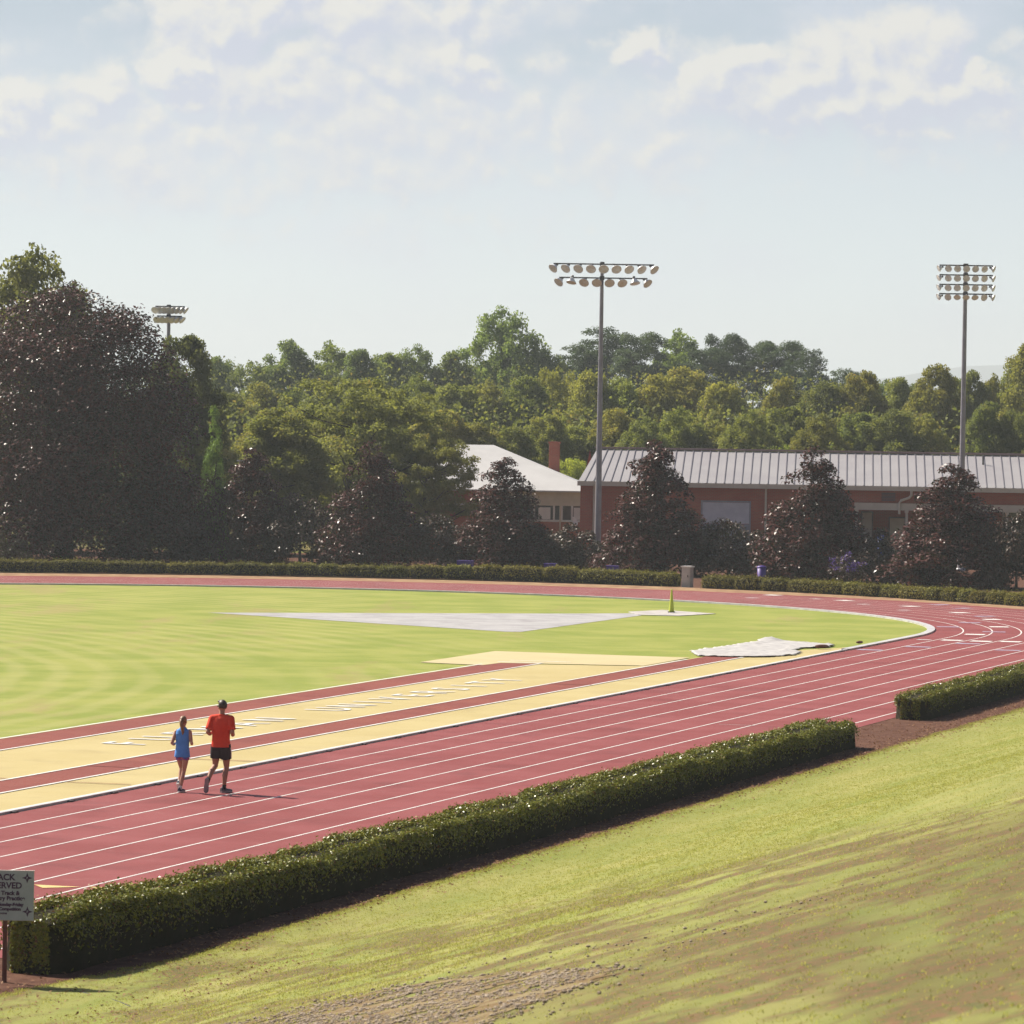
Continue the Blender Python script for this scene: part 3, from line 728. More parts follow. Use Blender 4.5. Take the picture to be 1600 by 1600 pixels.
# ------------------------------------------------------------------ trees
def crown(n, prof, width, z0, z1, nclump, rc, leaf, asp=.6, shell=.62, up=.35, flat_=1.0, seed=0, jitter=.6, tight=(5, 1.6)):
    """leaf cloud: clumps spread through an envelope of radius prof(h)*width/2 between z0 and z1"""
    rg = np.random.default_rng(seed)
    cc = []; 
    while len(cc) < nclump:
        h = rg.random(); r = prof(h)
        if rg.random() > (r / max(1e-6, 1.0)) ** 1.0 + .12: continue
        a = rg.uniform(0, 2 * np.pi); f = shell + (1 - shell) * rg.random() if rg.random() < .72 else rg.random() * shell
        q = rg.uniform(rc[0], rc[1])
        cc.append((r * f * width * .5 * math.cos(a), r * f * width * .5 * math.sin(a), z0 + h * (z1 - z0), q * (.65 + .5 * r)))
    cc = np.array(cc); pw = cc[:, 3] ** 2; pw /= pw.sum()
    idx = rg.choice(len(cc), n, p=pw)
    d = rg.normal(size=(n, 3)); d /= np.linalg.norm(d, axis=1, keepdims=True); d[:, 2] = np.where(d[:, 2] < -.3, -d[:, 2], d[:, 2])
    rr = cc[idx, 3:4] * rg.beta(tight[0], tight[1], (n, 1)) * 1.12
    d2 = d.copy(); d2[:, 2] *= flat_
    C = cc[idx, :3] + d2 * rr
    N = d * .8 + np.array([0, 0, up]) + rg.normal(0, jitter, (n, 3))
    L_ = leaf * rg.uniform(.65, 1.35, n)
    # clump-wise tone so neighbouring sprays differ, plus leaf-wise scatter
    ct = rg.random(len(cc)); var = np.clip(.55 * ct[idx] + .45 * rg.random(n), 0, 1)
    return leaf_quads(C, N, L_, L_ * asp), var, cc
def trunk(cc, h, r0, nlimb, seed, top=.75, mat='bark', low=.2):
    rg = random.Random(seed); mb = MB()
    pts = [Vector((0, 0, -.1))]; x = y = 0
    for i in range(1, 7):
        x += rg.uniform(-.03, .03) * h * .3; y += rg.uniform(-.03, .03) * h * .3; pts.append(Vector((x, y, h * top * i / 6)))
    mb.tube(pts, [r0 * (1.25 if i == 0 else 1 - .82 * i / 6) for i in range(7)], 8)
    idx = list(range(len(cc))); rg.shuffle(idx)
    for k in idx[:nlimb]:
        e = Vector(cc[k][:3]); zb = max(low * h, min(e.z - .25 * (Vector((e.x, e.y)).length) - .2, h * top * .95)); f = zb / (h * top)
        i = min(5, int(f * 6)); b = pts[i].lerp(pts[i + 1], f * 6 - i)
        m_ = b.lerp(e, .5) + Vector((0, 0, -.04 * h * rg.random())); r = r0 * (1 - .75 * f) * .5
        mb.tube([b, m_, e], [r, r * .6, r * .2], 5, caps=False)
    return mb
def make_tree(name, n, prof, width, h, zlow, nclump, rc, leaf, mat, r0, nlimb, seed, **kw):
    root = empty(name, (0, 0, 0))
    Q, var, cc = crown(n, prof, width, zlow * h, h - rc[0] * .6, nclump, rc, leaf, seed=seed, **kw)
    c = np_quads('crown', Q, M[mat], var, parent=root)
    trunk(cc, h, r0, nlimb, seed).build('trunk', M['bark'], root)
    return root
dome = lambda h: max(0.02, (1 - abs(2 * h - .75) ** 2.4 * .62)) if h < .95 else .35
oval_p = lambda h: math.sqrt(max(.02, 1 - (2 * h - .85) ** 2 / 1.5))
rnd = lambda h: math.sqrt(max(.02, 1 - h ** 3.4)) * (.72 + .28 * min(1, h * 2.6))
rnd2 = lambda h: math.sqrt(max(.02, 1 - h ** 2.2)) * (.7 + .3 * min(1, h * 3))
cone = lambda h: (1 - h ** 1.15) ** .80 * (1 if h > .12 else .86 + h * 1.15) + .05
spire = lambda h: (1 - h) ** .85 * .95 + .05
flame = lambda h: math.sin(min(1, h * 1.25 + .22) * math.pi * .5) * (1 - max(0, h - .55) / .45 * .75)

PROTO = {}
PROTO['mag'] = [make_tree('magnolia_tree', 22000, cone, 5.0, 7.0, .0, 190, (.40, .75), .185, 'magnolia', .16, 14, 31 + i, asp=.5, shell=.62, up=.5, flat_=.85) for i in range(3)]
PROTO['bigmag'] = [make_tree('magnolia_tree', 130000, lambda h: math.sqrt(max(.03, 1 - h ** 5)) * (1 if h < .4 else 1 - (h - .4) * .35), 11.0, 13.4, .0, 460, (.7, 1.5), .19, 'magnolia', .4, 30, 41, asp=.5, shell=.7, up=.45)]
PROTO['broad'] = [make_tree('broadleaf_tree', 42000, (rnd2, rnd, rnd, rnd2, rnd2)[i], (6.6, 8.0, 8.4, 7.0, 5.6)[i], 12.0, .10, (190, 220, 230, 200, 170)[i], (.40, 1.0), .22, 'broad', .22, 16, 51 + i, asp=.65, shell=.62, flat_=1.05, tight=(2.6, 1.25), jitter=.8) for i in range(5)]
PROTO['pine'] = [make_tree('pine_tree', 26000, (lambda h: .55 + .45 * math.sin(h * 3.0)), (6.0, 5.2)[i], 14.0, .25, (120, 100)[i], (.4, .95), .20, 'needle', .2, 22, 61 + i, asp=.5, shell=.55, flat_=.7, up=.7, tight=(2.8, 1.3)) for i in range(2)]
PROTO['oak'] = [make_tree('oak_tree', 52000, oval_p, 11.4, 11.0, .24, 190, (.40, 1.0), .19, 'broad', .36, 44, 71, asp=.6, shell=.45, flat_=.75, tight=(2.4, 1.3), jitter=.8)]
PROTO['shrub'] = [make_tree('dark_shrub', 10000, (lambda h: math.sqrt(max(.05, 1 - h ** 2.2))), 3.6, 2.6, .0, 46, (.35, .62), .13, 'bushleaf', .07, 8, 81 + i, asp=.55, shell=.7) for i in range(2)]
PROTO['cypress'] = [make_tree('cypress_tree', 9000, spire, 1.9, 6.6, .03, 110, (.2, .36), .13, 'needle', .1, 6, 91, asp=.4, shell=.75, flat_=1.7)]
SIZE = {'mag': (5.0, 7.0), 'bigmag': (11.0, 13.4), 'pine': (6.0, 14.0), 'oak': (11.4, 11.0), 'shrub': (3.6, 2.6), 'cypress': (1.9, 6.6)}
BW = (6.6, 8.0, 8.4, 7.0, 5.6)
USED = set()
def plant(kind, px, top, hw, Y, label, cat='tree', group=None, col=(1, 1, 1), v=None, rz=None, py=None):
    lst = PROTO[kind]; i = random.randrange(len(lst)) if v is None else v % len(lst)
    src = lst[i]; o = src if (kind, i) not in USED else copy_tree(src); USED.add((kind, i))
    p = at(px, top, Y); w, h = SIZE.get(kind, (BW[i], 12.0)); hw = hw * {'broad': 1.32, 'pine': 1.3}.get(kind, 1.0)
    o.location = (p.x - .016 * p.z * 0, p.y, -.03); sw = 2 * hw * Y / FPX / w
    o.scale = (sw, sw, p.z / h); o.rotation_euler = (0, 0, random.uniform(0, 6.28) if rz is None else rz)
    for ch in o.children:
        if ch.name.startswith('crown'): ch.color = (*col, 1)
    return tag(o, label, cat, group)
G1 = 'magnolia trees behind the far hedge'
plant('mag', 395, 698, 68, 241, 'dark reddish magnolia right of the slim cypress, left of the oak', group=G1, col=(1.1, .75, .7), v=0)
plant('mag', 583, 691, 76, 236, 'cone-shaped dark magnolia left of the white hip roof, before the oak', group=G1, v=1)
plant('mag', 787, 712, 78, 234, 'dark magnolia in front of the white hip roof', group=G1, v=2)
plant('mag', 1024, 685, 88, 230, 'dark magnolia just right of the middle light pole, before the brick building', group=G1, v=0)
plant('mag', 1275, 700, 88, 225, 'dark magnolia before the middle of the brick building, right of the grey door', group=G1, v=1)
plant('mag', 1493, 722, 102, 219, 'broad dark magnolia at the foot of the right light pole', group=G1, v=2)
plant('bigmag', 105, 458, 192, 236, 'huge dark magnolia filling the left edge behind the far hedge', v=0, rz=1.2)
plant('broad', 60, 394, 84, 252, 'tall olive-green tree rising above the huge dark magnolia at left', col=(.85, .85, .8), v=1)
plant('broad', 292, 524, 52, 256, 'dark green tree just right of the left floodlight pole', col=(.6, .65, .7), v=0)
plant('cypress', 336, 630, 27, 239, 'slim bright green cypress beside the huge dark magnolia', col=(2.0, 2.4, 1.2), v=0)
plant('oak', 552, 592, 165, 262, 'spreading open oak with long bare limbs, left of the white hip roof', col=(.98, 1.0, .95), v=0)
plant('oak', 668, 676, 92, 258, 'smaller open tree whose limbs hang before the white hip roof', col=(.92, .9, .85), v=0, rz=2.0)
plant('broad', 440, 640, 62, 252, 'leafy olive tree between the slim cypress and the oak', col=(1.0, 1.02, .95), v=3)
G2 = 'dark rounded shrubs behind the far hedge'
for (px, top, hw, Y, lb, c) in ((318, 742, 62, 239, 'dark shrub at the foot of the slim cypress', (1, 1, 1)), (470, 775, 60, 240, 'dark shrub between the reddish magnolia and the cone-shaped one', (.9, .9, .9)),
        (690, 806, 62, 236, 'dark shrub left of the magnolia that stands before the white roof', (1, 1, 1)), (838, 826, 42, 235, 'small dark shrub right under the cream wall of the white-roofed building', (.9, .9, .9)),
        (902, 818, 58, 236, 'dark shrub hiding the base of the middle light pole', (1.1, 1.15, 1)), (1140, 813, 66, 229, 'dark round shrub under the grey door of the brick building', (1.1, 1.15, 1)),
        (1385, 826, 64, 223, 'dark shrub under the porch post, between two magnolias', (.9, .9, 1)), (1590, 800, 60, 217, 'dark shrub at the right edge below the porch window', (.8, .8, .9)),
        (250, 800, 80, 236, 'dark shrub at the right foot of the huge dark magnolia', (.85, .85, .85)), (1215, 868, 40, 226, 'low dark shrub beside the white downpipe of the brick building', (.8, .8, .8)),
        (8, 833, 40, 229, 'small sunlit yellow-green shrub at the left edge under the huge magnolia', (2.6, 2.8, 1.6)), (548, 842, 40, 238, 'low dark shrub left of the cone-shaped magnolia foot', (.9, .9, .9)),
        (760, 840, 34, 238, 'low greenish shrub behind the magnolia before the white roof', (1.8, 2.0, 1.4)), (1445, 868, 40, 222, 'low dark shrub left of the broad magnolia foot', (.8, .8, .9))):
    plant('shrub', px, top, hw, Y, lb, 'shrub', G2, c)
plant('broad', 890, 716, 34, 288, 'small bright yellow-green tree right behind the brick chimney', col=(1.9, 2.0, 1.1), v=2)
plant('broad', 1215, 694, 40, 300, 'low bright green tree peeping over the roof ridge near its middle', col=(1.5, 1.7, 1.1), v=2)

# the wood behind: rows from near to far
def row(items, kind, desc, group, Y, cols, yj=6):
    n = len(items)
    for i, it in enumerate(items):
        px, top, hw = it[:3]; k = it[3] if len(it) > 3 else kind
        c = cols[i % len(cols)]; g = random.uniform(.9, 1.1)
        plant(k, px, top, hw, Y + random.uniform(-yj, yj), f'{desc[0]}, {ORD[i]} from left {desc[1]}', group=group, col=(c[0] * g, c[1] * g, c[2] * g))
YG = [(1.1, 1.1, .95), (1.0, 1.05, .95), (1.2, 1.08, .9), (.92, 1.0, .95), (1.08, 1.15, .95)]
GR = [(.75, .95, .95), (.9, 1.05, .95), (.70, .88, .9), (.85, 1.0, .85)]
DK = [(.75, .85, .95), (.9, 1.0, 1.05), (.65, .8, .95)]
row([(330, 668, 40), (385, 690, 42), (440, 640, 55), (500, 655, 48), (625, 640, 55), (690, 640, 48), (745, 660, 45), (800, 668, 46)], 'broad', ('olive tree of the wood', 'just behind oak and white hip roof'), 'front trees of the wood, left part', 292, [(1.0, .95, .9), (.9, .95, .85), (1.1, 1.0, .9)])
row([(855, 650, 40), (905, 665, 40), (960, 640, 42), (1010, 655, 40), (1065, 640, 44), (1120, 660, 40), (1175, 645, 42)], 'broad', ('low olive tree', 'just above the metal roof, left half'), 'front trees of the wood, middle part', 300, YG)
row([(1232, 636, 44), (1285, 650, 40), (1345, 645, 44), (1400, 640, 46), (1450, 650, 40), (1545, 630, 44), (1600, 640, 46)], 'broad', ('dark olive tree', 'just above the metal roof, right half'), 'front trees of the wood, right part', 300, [(.85, .9, .85), (1.0, .95, .85), (.75, .85, .8)])
row([(350, 612, 45), (405, 600, 48), (465, 610, 46), (530, 590, 52), (590, 605, 46), (650, 590, 50), (710, 600, 48), (765, 598, 46), (820, 590, 44)], 'broad', ('mid-wood green tree', 'in the row between oak and skyline'), 'middle trees of the wood, left part', 340, [(.95, 1.0, .9), (1.05, 1.0, .85), (.85, .95, .9)])
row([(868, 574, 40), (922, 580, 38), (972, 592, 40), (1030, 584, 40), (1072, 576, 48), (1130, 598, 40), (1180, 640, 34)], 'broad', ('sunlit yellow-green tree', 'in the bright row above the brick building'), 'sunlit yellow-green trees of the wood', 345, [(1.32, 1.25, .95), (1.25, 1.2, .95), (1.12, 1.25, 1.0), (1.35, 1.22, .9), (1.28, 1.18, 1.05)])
row([(1225, 592, 36), (1290, 596, 44), (1348, 582, 40), (1405, 590, 36), (1462, 572, 44), (1515, 578, 36), (1556, 590, 34), (1600, 560, 44)], 'broad', ('olive green crown', 'in the row around the right light pole'), 'olive crowns of the wood, right part', 345, [(1.2, 1.1, .85), (.85, .9, .85), (1.1, 1.0, .85), (1.0, 1.05, .85)])
row([(342, 560, 40), (392, 566, 38), (452, 534, 46), (512, 538, 44), (562, 546, 40), (606, 552, 40), (652, 544, 44), (702, 548, 40), (845, 548, 42), (870, 560, 36)], 'broad', ('green tree', 'on the left skyline, the tallest not counted'), 'skyline trees, left part', 420, GR)
plant('broad', 785, 486, 62, 425, 'tallest green tree on the skyline, left of the middle light pole', col=(.9, 1.15, 1.0), v=1)
row([(905, 538, 38), (948, 512, 50), (1000, 516, 40), (1098, 540, 42), (1132, 518, 34), (1180, 530, 40), (1226, 530, 38), (1262, 546, 34), (1314, 576, 26), (1344, 578, 26)], 'pine', ('dark pine', 'on the skyline near the middle light pole'), 'dark pines on the skyline', 440, [(.8, .95, .9), (.7, .85, .85), (.95, 1.1, 1.0)])
plant('broad', 1058, 520, 44, 446, 'lighter green round tree between the dark skyline pines', col=(.9, 1.15, 1.0), v=1)
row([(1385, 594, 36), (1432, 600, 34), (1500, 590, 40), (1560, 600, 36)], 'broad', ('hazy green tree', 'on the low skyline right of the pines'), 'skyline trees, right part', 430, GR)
plant('broad', 1612, 536, 46, 330, 'taller olive tree cut by the right edge, on the skyline', col=(1.0, .95, .85), v=0)
# understorey closing the wood: nobody could count it
n = 150000
X_ = RNG.uniform(-52, 62, n); Y_ = RNG.uniform(305, 470, n); top_ = np.where(X_ > 30, 7.0, 8.5) + np.where((Y_ > 400) & (X_ < 28), 3.5, 0)
keep = np.abs(X_ / Y_) < .125
C = np.c_[X_, Y_, top_ * RNG.beta(1.3, 1.2, n)][keep]; nn = len(C); C += RNG.normal(0, .5, (nn, 3)); C[:, 2] = np.clip(C[:, 2], .05, 13)
L_ = RNG.uniform(.2, .38, nn)
o = np_quads('woodland', leaf_quads(C, RNG.normal(0, 1, (nn, 3)) + np.array([0, -.3, .6]), L_, L_ * .7), M['broad']); o.color = (.75, .8, .75, 1)
tag(o, 'shaded undergrowth between the trunks of the wood behind the buildings', 'undergrowth', kind='stuff')

# ------------------------------------------------------------------ far hill
mb = MB(); cols_ = []
HD_ = 8000.0
for i in range(81):
    X = -2400 + i * 60; px = 800 + X / HD_ * FPX
    base = 30 + 82 * min(1, max(0, (px - 1180) / 330)) ** .6
    zt = base + 7 * mnoise.noise(Vector((X * .004, 0, 0))) + 2.5 * mnoise.noise(Vector((X * .02, 2, 0)))
    cols_.append([(X, HD_ - 500, -.04), (X, HD_ - 220, zt * .55), (X, HD_, zt), (X, HD_ + 250, zt * .6), (X, HD_ + 500, -.04)])
vs = [v for c in cols_ for v in c]
mb.add(vs, [(i * 5 + j, (i + 1) * 5 + j, (i + 1) * 5 + j + 1, i * 5 + j + 1) for i in range(80) for j in range(4)], 0, True)
tag(mb.build('hill', M['hill']), kind='structure')

# ------------------------------------------------------------------ brick building
YAW = R(-4.0)
bl = at(905, 885, 250.5); B1 = empty('brick_building', (bl.x, bl.y, 0), YAW)
tag(B1, 'long low red brick building with grey standing-seam metal roof and recessed porch', 'building')
EZ, RZ, DEP, LEN = 4.27, 6.02, 6.2, 44.0
PS = 14.9
mb = MB()
mb.box(0, PS, 0, .3, -.05, EZ - .02); mb.box(PS, LEN, 0, .3, 3.42, EZ - .02)
mb.box(0, .3, .3, 12.2, -.05, EZ - .02); mb.box(LEN - .3, LEN, .3, 12.2, -.05, EZ - .02); mb.box(.3, LEN - .3, 11.9, 12.2, -.05, EZ - .02)
mb.box(PS, LEN - .3, 2.4, 2.7, -.05, 3.6); mb.box(PS - .3, PS, .3, 2.7, -.05, 3.6)
for xx in (.15, LEN - .15):  # gable triangles
    mb.add([(xx, .1, EZ - .05), (xx, 12.1, EZ - .05), (xx, 6.2, RZ - .06)], [(0, 1, 2), (2, 1, 0)])
mb.build('wall', M['brick'], B1)
mb = MB(); ov = .35
def slope(y): return EZ + .05 + (RZ - EZ) * (y + ov) / (DEP + ov)
xl, xl2 = -.10, .55
mb.add([(xl, -ov, EZ + .05), (LEN + .3, -ov, EZ + .05), (LEN + .3, DEP, RZ), (xl2, DEP, RZ), (xl, 2 * DEP + ov, EZ + .05), (LEN + .3, 2 * DEP + ov, EZ + .05),
        (xl, -ov, EZ - .03), (LEN + .3, -ov, EZ - .03), (LEN + .3, DEP, RZ - .08), (xl2, DEP, RZ - .08), (xl, 2 * DEP + ov, EZ - .03), (LEN + .3, 2 * DEP + ov, EZ - .03)],
       [(0, 1, 2, 3), (3, 2, 5, 4), (7, 6, 9, 8), (8, 9, 10, 11), (0, 3, 9, 6), (3, 4, 10, 9), (1, 7, 8, 2), (2, 8, 11, 5)])
roof = mb.build('roof', M['roofmetal'], B1)
mb = MB(); k = 0; x_ = .25
while x_ < LEN + .2:
    xt = x_ + (.55 * max(0, 1 - x_ / 3.0))
    a0, a1 = Vector((x_, -ov - .005, EZ + .06)), Vector((min(xt, LEN + .2), DEP - .05, RZ + .01))
    for s_ in (0,):
        mb.add([a0 + Vector((-.022, 0, 0)), a0 + Vector((.022, 0, 0)), a1 + Vector((.022, 0, 0)), a1 + Vector((-.022, 0, 0)),
                a0 + Vector((-.022, 0, .03)), a0 + Vector((.022, 0, .03)), a1 + Vector((.022, 0, .03)), a1 + Vector((-.022, 0, .03))],
               [(4, 5, 6, 7), (0, 1, 5, 4), (1, 2, 6, 5), (3, 0, 4, 7)])
    x_ += .47
mb.build('roof_seam', M['seam'], roof)
mb = MB(); mb.box(xl2 - .1, LEN + .3, DEP - .14, DEP + .14, RZ + .02, RZ + .13); mb.build('ridge_cap', M['ridge'], roof)
mb = MB(); mb.box(-.15, LEN + .32, -ov - .13, -ov - .01, EZ - .20, EZ + .04); mb.box(-.15, LEN + .3, -ov - .01, 0, EZ - .12, EZ - .035); mb.build('gutter', M['cream'], B1)
mb = MB(); mb.box(-.16, -.11, -ov, DEP, EZ - .2, EZ + .0, M=None)
def downpipe(x, z0, z1, w=.10):
    mb = MB(); mb.box(x - w / 2, x + w / 2, -.14, -.03, z0, z1); return mb.build('downpipe', M['cream'], B1)
downpipe(.78, .0, EZ - .2, .16); downpipe(10.03, .0, EZ - .2, .11)
mb = MB(); mb.tube([(17.85, -.42, EZ - .15), (17.85, -.40, EZ - .42), (17.75, -.34, EZ - .55), (17.30, -.30, EZ - .72), (17.22, -.28, EZ - .85), (17.22, -.26, EZ - 1.45)], .075, 8); mb.build('downpipe', M['cream'], B1)
# grey overhead door
dr = MB(); dr.box(6.62, 9.15, -.02, .02, 2.15, 3.28, 0); o = dr.build('door', M['white'], B1); o.data.materials[0] = pmat('pale_grey_door', (.56, .56, .60), .5, .4, var=(.48, .48, .53), vscale=2)
mb = MB()
for i in range(9): mb.box(6.62 + i * .283, 6.62 + (i + 1) * .283 - .02, -.03, .01, .02, 2.13)
mb.build('door_slat', M['greypanel'], o)
mb = MB(); mb.box(6.54, 6.615, -.05, .0, 0, 3.3); mb.box(9.155, 9.23, -.05, .0, 0, 3.3); mb.box(6.54, 9.23, -.055, .0, 3.29, 3.38); mb.build('door_frame', M['greypanel'], o)
# porch beam, posts, vents, doors and windows in the recess
mb = MB(); mb.box(PS - .1, LEN, -.16, -.005, 3.02, 3.40); mb.build('porch_beam', M['cream'], B1)
mb = MB(); mb.box(PS - .02, LEN - .3, .305, 2.39, 3.44, 3.50); mb.build('porch_ceiling', M['cream'], B1)
for px_ in (PS + .03, 17.62, 23.0, 28.5, 34, 39.5):
    mb = MB(); mb.box(px_ - .065, px_ + .065, -.12, .02, 0, 3.03); mb.box(px_ - .10, px_ + .10, -.15, .05, 0, .12); mb.box(px_ - .10, px_ + .10, -.15, -.0, 2.9, 3.01); mb.build('porch_post', M['cream'], B1)
for a, b in ((16.25, 17.0), (18.0, 18.75), (24.5, 25.3), (30, 30.8)):
    mb = MB()
    for i in range(6): mb.box(a, b, -.035, -.004, 3.52 + i * .075, 3.52 + i * .075 + .05)
    mb.build('vent', M['slate'], B1)
def rdoor(a, b, z1, mat):
    mb = MB(); mb.box(a, b, 2.34, 2.395, 0, z1); o = mb.build('door', mat, B1)
    mb = MB(); mb.box(a - .06, a - .005, 2.32, 2.395, 0, z1 + .06); mb.box(b + .005, b + .06, 2.32, 2.395, 0, z1 + .06); mb.box(a - .005, b + .005, 2.325, 2.395, z1 + .005, z1 + .06); mb.build('door_frame', M['slate'], o)
    mb = MB(); mb.tube([(b - .12, 2.30, 1.0), (b - .12, 2.30, 1.15)], .02, 6); mb.build('handle', M['darksteel'], o)
rdoor(15.25, 15.78, 2.83, M['white']); rdoor(16.75, 17.55, 2.55, M['cream'])
def rwin(a, b, z0, z1):
    mb = MB(); mb.box(a, b, 2.36, 2.395, z0, z1); o = mb.build('window', M['glass'], B1)
    mb = MB()
    mb.box(a - .06, a, 2.33, 2.395, z0 - .06, z1 + .06); mb.box(b, b + .06, 2.33, 2.395, z0 - .06, z1 + .06)
    for zz in (z0 - .06, z1): mb.box(a, b, 2.335, 2.395, zz, zz + .06)
    mb.box(a, b, 2.34, 2.358, z0 + (z1 - z0) * .66, z0 + (z1 - z0) * .66 + .04); mb.box((a + b) / 2 - .02, (a + b) / 2 + .02, 2.341, 2.359, z0, z1)
    mb.build('frame', M['cream'], o)
for a in (22.9, 25.2, 29, 33): rwin(a, a + 1.9, .9, 2.95)
mb = MB(); mb.tube([(21.8, 4.3, slope(4.3) - .05), (21.8, 4.3, slope(4.3) + .45)], .05, 8); mb.build('vent_pipe', M['darksteel'], roof)

# ------------------------------------------------------------------ white-roofed hall
h0 = at(530, 870, 268.0); h1 = at(938, 870, 268.0); HW = h1.x - h0.x
B2 = empty('brick_hall', (h0.x, 268.0, 0)); tag(B2, 'brick hall with white hip roof, cream band and tall brick chimney', 'building')
E2, R2, HD = 3.50, 6.05, 13.0
mb = MB(); mb.box(.3, HW - .3, .3, HD - .3, -.05, 1.75); mb.box(.3, 9.6, .301, HD - .301, 1.75, E2 - .06); mb.build('wall', M['brick'], B2)
mb = MB(); mb.box(9.6, HW - .3, .3, HD - .3, 2.62, E2 - .06); mb.build('wall', M['cream'], B2)['label'] = 'cream panel band under the white eave'
mb = MB(); mb.box(9.7, HW - .35, .4, HD - .4, 1.75, 2.62); mb.build('window_strip', M['glass'], B2)
mb = MB()
for x_ in (9.62, 11.2, 12.35, 12.8, 13.4, 14.3): mb.box(x_, x_ + .11, .30, .38, 1.75, 2.62)
mb.box(9.6, HW - .3, .26, .40, 1.69, 1.80)
for a, b in ((11.5, 12.2), (13.55, 14.2)): mb.box(a, b, .34, .395, 1.82, 2.52)
mb.build('window_frame', M['white'], B2)
mb = MB(); mb.box(12.72, 12.82, .20, .30, 0, E2 - .1); mb.build('downpipe', M['cream'], B2)
mb = MB(); mb.box(.0, 9.6, .1, .29, 2.55, 2.70); mb.build('awning_beam', M['cream'], B2)
mb = MB(); rx = 6.5
mb.add([(0, 0, E2), (HW, 0, E2), (HW, HD, E2), (0, HD, E2), (rx - .8, HD / 2, R2), (HW - rx + .2, HD / 2, R2), (0, 0, E2 - .09), (HW, 0, E2 - .09), (HW, HD, E2 - .09), (0, HD, E2 - .09)],
       [(0, 1, 5, 4), (1, 2, 5), (2, 3, 4, 5), (3, 0, 4), (0, 6, 7, 1), (1, 7, 8, 2), (2, 8, 9, 3), (3, 9, 6, 0), (6, 9, 8, 7)])
roof2 = mb.build('roof', M['whiteroof'], B2)
cx_ = at(866, 720, 278).x - h0.x
mb = MB(); mb.box(cx_ - .32, cx_ + .32, 9.4, 10.04, 3.3, 6.18); mb.box(cx_ - .37, cx_ + .37, 9.35, 10.09, 6.18, 6.28); mb.box(cx_ - .22, cx_ + .22, 9.5, 9.94, 6.28, 6.31); mb.build('chimney', M['brick'], roof2)
mb = MB(); q = at(895, 816, 267.6); q = q - Vector((h0.x, 268, 0))
mb.lathe([(0.0, 0), (.16, .03), (.26, .12), (.28, .16), (.24, .13), (.14, .05), (0, .03)], Matrix.Translation(q) @ Matrix.Rotation(R(62), 4, Vector((.5, .8, 0))), 12); mb.tube([q, (q.x + .2, .5, q.z - .1)], .025, 6)
mb.build('dish', M['white'], B2)

# ------------------------------------------------------------------ floodlight poles
def floodlight_parts(parent, base, yaw, tilt, r, M_ref=None):
    """bowl reflector hanging from a short knuckle, lens facing yaw / tilted down"""
    dirv = Vector((math.sin(yaw) * math.cos(tilt), -math.cos(yaw) * math.cos(tilt), -math.sin(tilt)))
    c = base + Vector((0, 0, -r * .95)) + Vector((math.sin(yaw), -math.cos(yaw), 0)) * r * .45
    rot = dirv.to_track_quat('Z', 'Y').to_matrix().to_4x4(); Mx = Matrix.Translation(c) @ rot
    mb = MB()
    mb.lathe([(.22 * r, -1.0 * r), (.34 * r, -.95 * r), (.50 * r, -.62 * r), (.78 * r, -.30 * r), (.95 * r, -.05 * r), (1.0 * r, .08 * r), (.96 * r, .08 * r), (.9 * r, -.04 * r), (.7 * r, -.30 * r), (.2 * r, -.6 * r)], Mx, 14)
    ref = mb.build('floodlight', M['reflector'], parent)
    mb = MB(); mb.lathe([(0.0, .10 * r), (.5 * r, .09 * r), (.93 * r, .02 * r)], Mx, 14); mb.build('lens', M['lampglass'], ref)
    mb = MB(); back_ = Mx @ Vector((0, 0, -1.0 * r)); mb.lathe([(.0, -1.45 * r), (.26 * r, -1.42 * r), (.28 * r, -.96 * r), (0, -.94 * r)], Mx, 10)
    mb.tube([base, base + Vector((0, 0, -.35 * r)), back_], .03, 6); mb.build('bracket', M['darksteel'], ref)
    return ref
def light_pole(px_top, ytop, px_low, Y, bars, r, label, facing=0.0, r0=.20, r1=.10):
    top = at(px_top, ytop, Y); root = empty('light_pole', (top.x, Y, 0)); tag(root, label, 'light pole', 'floodlight poles round the field')
    H = top.z
    mb = MB(); mb.tube([(0, 0, -.1), (0, 0, H * .5), (0, 0, H)], [r0, (r0 + r1) / 2, r1], 12)
    mb.lathe([(r0 + .12, 0), (r0 + .12, .12), (r0 + .02, .16)], None, 12); mb.build('pole', M['steel'], root)
    for (yb, x0, x1, lamps) in bars:
        z = at(px_top, yb, Y).z; a = (x0 - px_top) * Y / FPX; b = (x1 - px_top) * Y / FPX
        mb = MB(); mb.box(a, b, -.16, -.09, z - .035, z + .035); mb.box(-.12, .12, -.20, .12, z - .10, z + .10)
        bar = mb.build('crossbar', M['darksteel'], root)
        for (lx, yaw, tl) in lamps:
            lxw = (lx - px_top) * Y / FPX
            floodlight_parts(bar, Vector((lxw, -.125, z)), yaw, tl, r)
    return root
l1 = [(867 + i * 19.1, R(-48 + i * 12), R(38)) for i in range(9)]
l2 = [(876 + i * 19.1, R(-45 + i * 13), R(40 if i not in (1, 6) else 70)) for i in range(8)]
light_pole(941, 409, 932, 240, [(413, 865, 1022, l1), (434.5, 874, 1012, l2)], .27, 'tall grey floodlight pole with two rows of lamps before the brick building', r0=.19, r1=.09)
p2 = []
for yb in (415, 430, 445, 459.5):
    p2.append((yb, 1468, 1551, [(1469 + i * 13.6, R((-72, -22, -8, 0, 8, 22, 70)[i]), R(22 if yb < 455 or i in (0, 1, 5, 6) else 45)) for i in range(7)]))
light_pole(1509, 413, 1500, 243, p2, .19, 'tall floodlight pole with four rows of lamps behind the broad right magnolia', r0=.17, r1=.10)
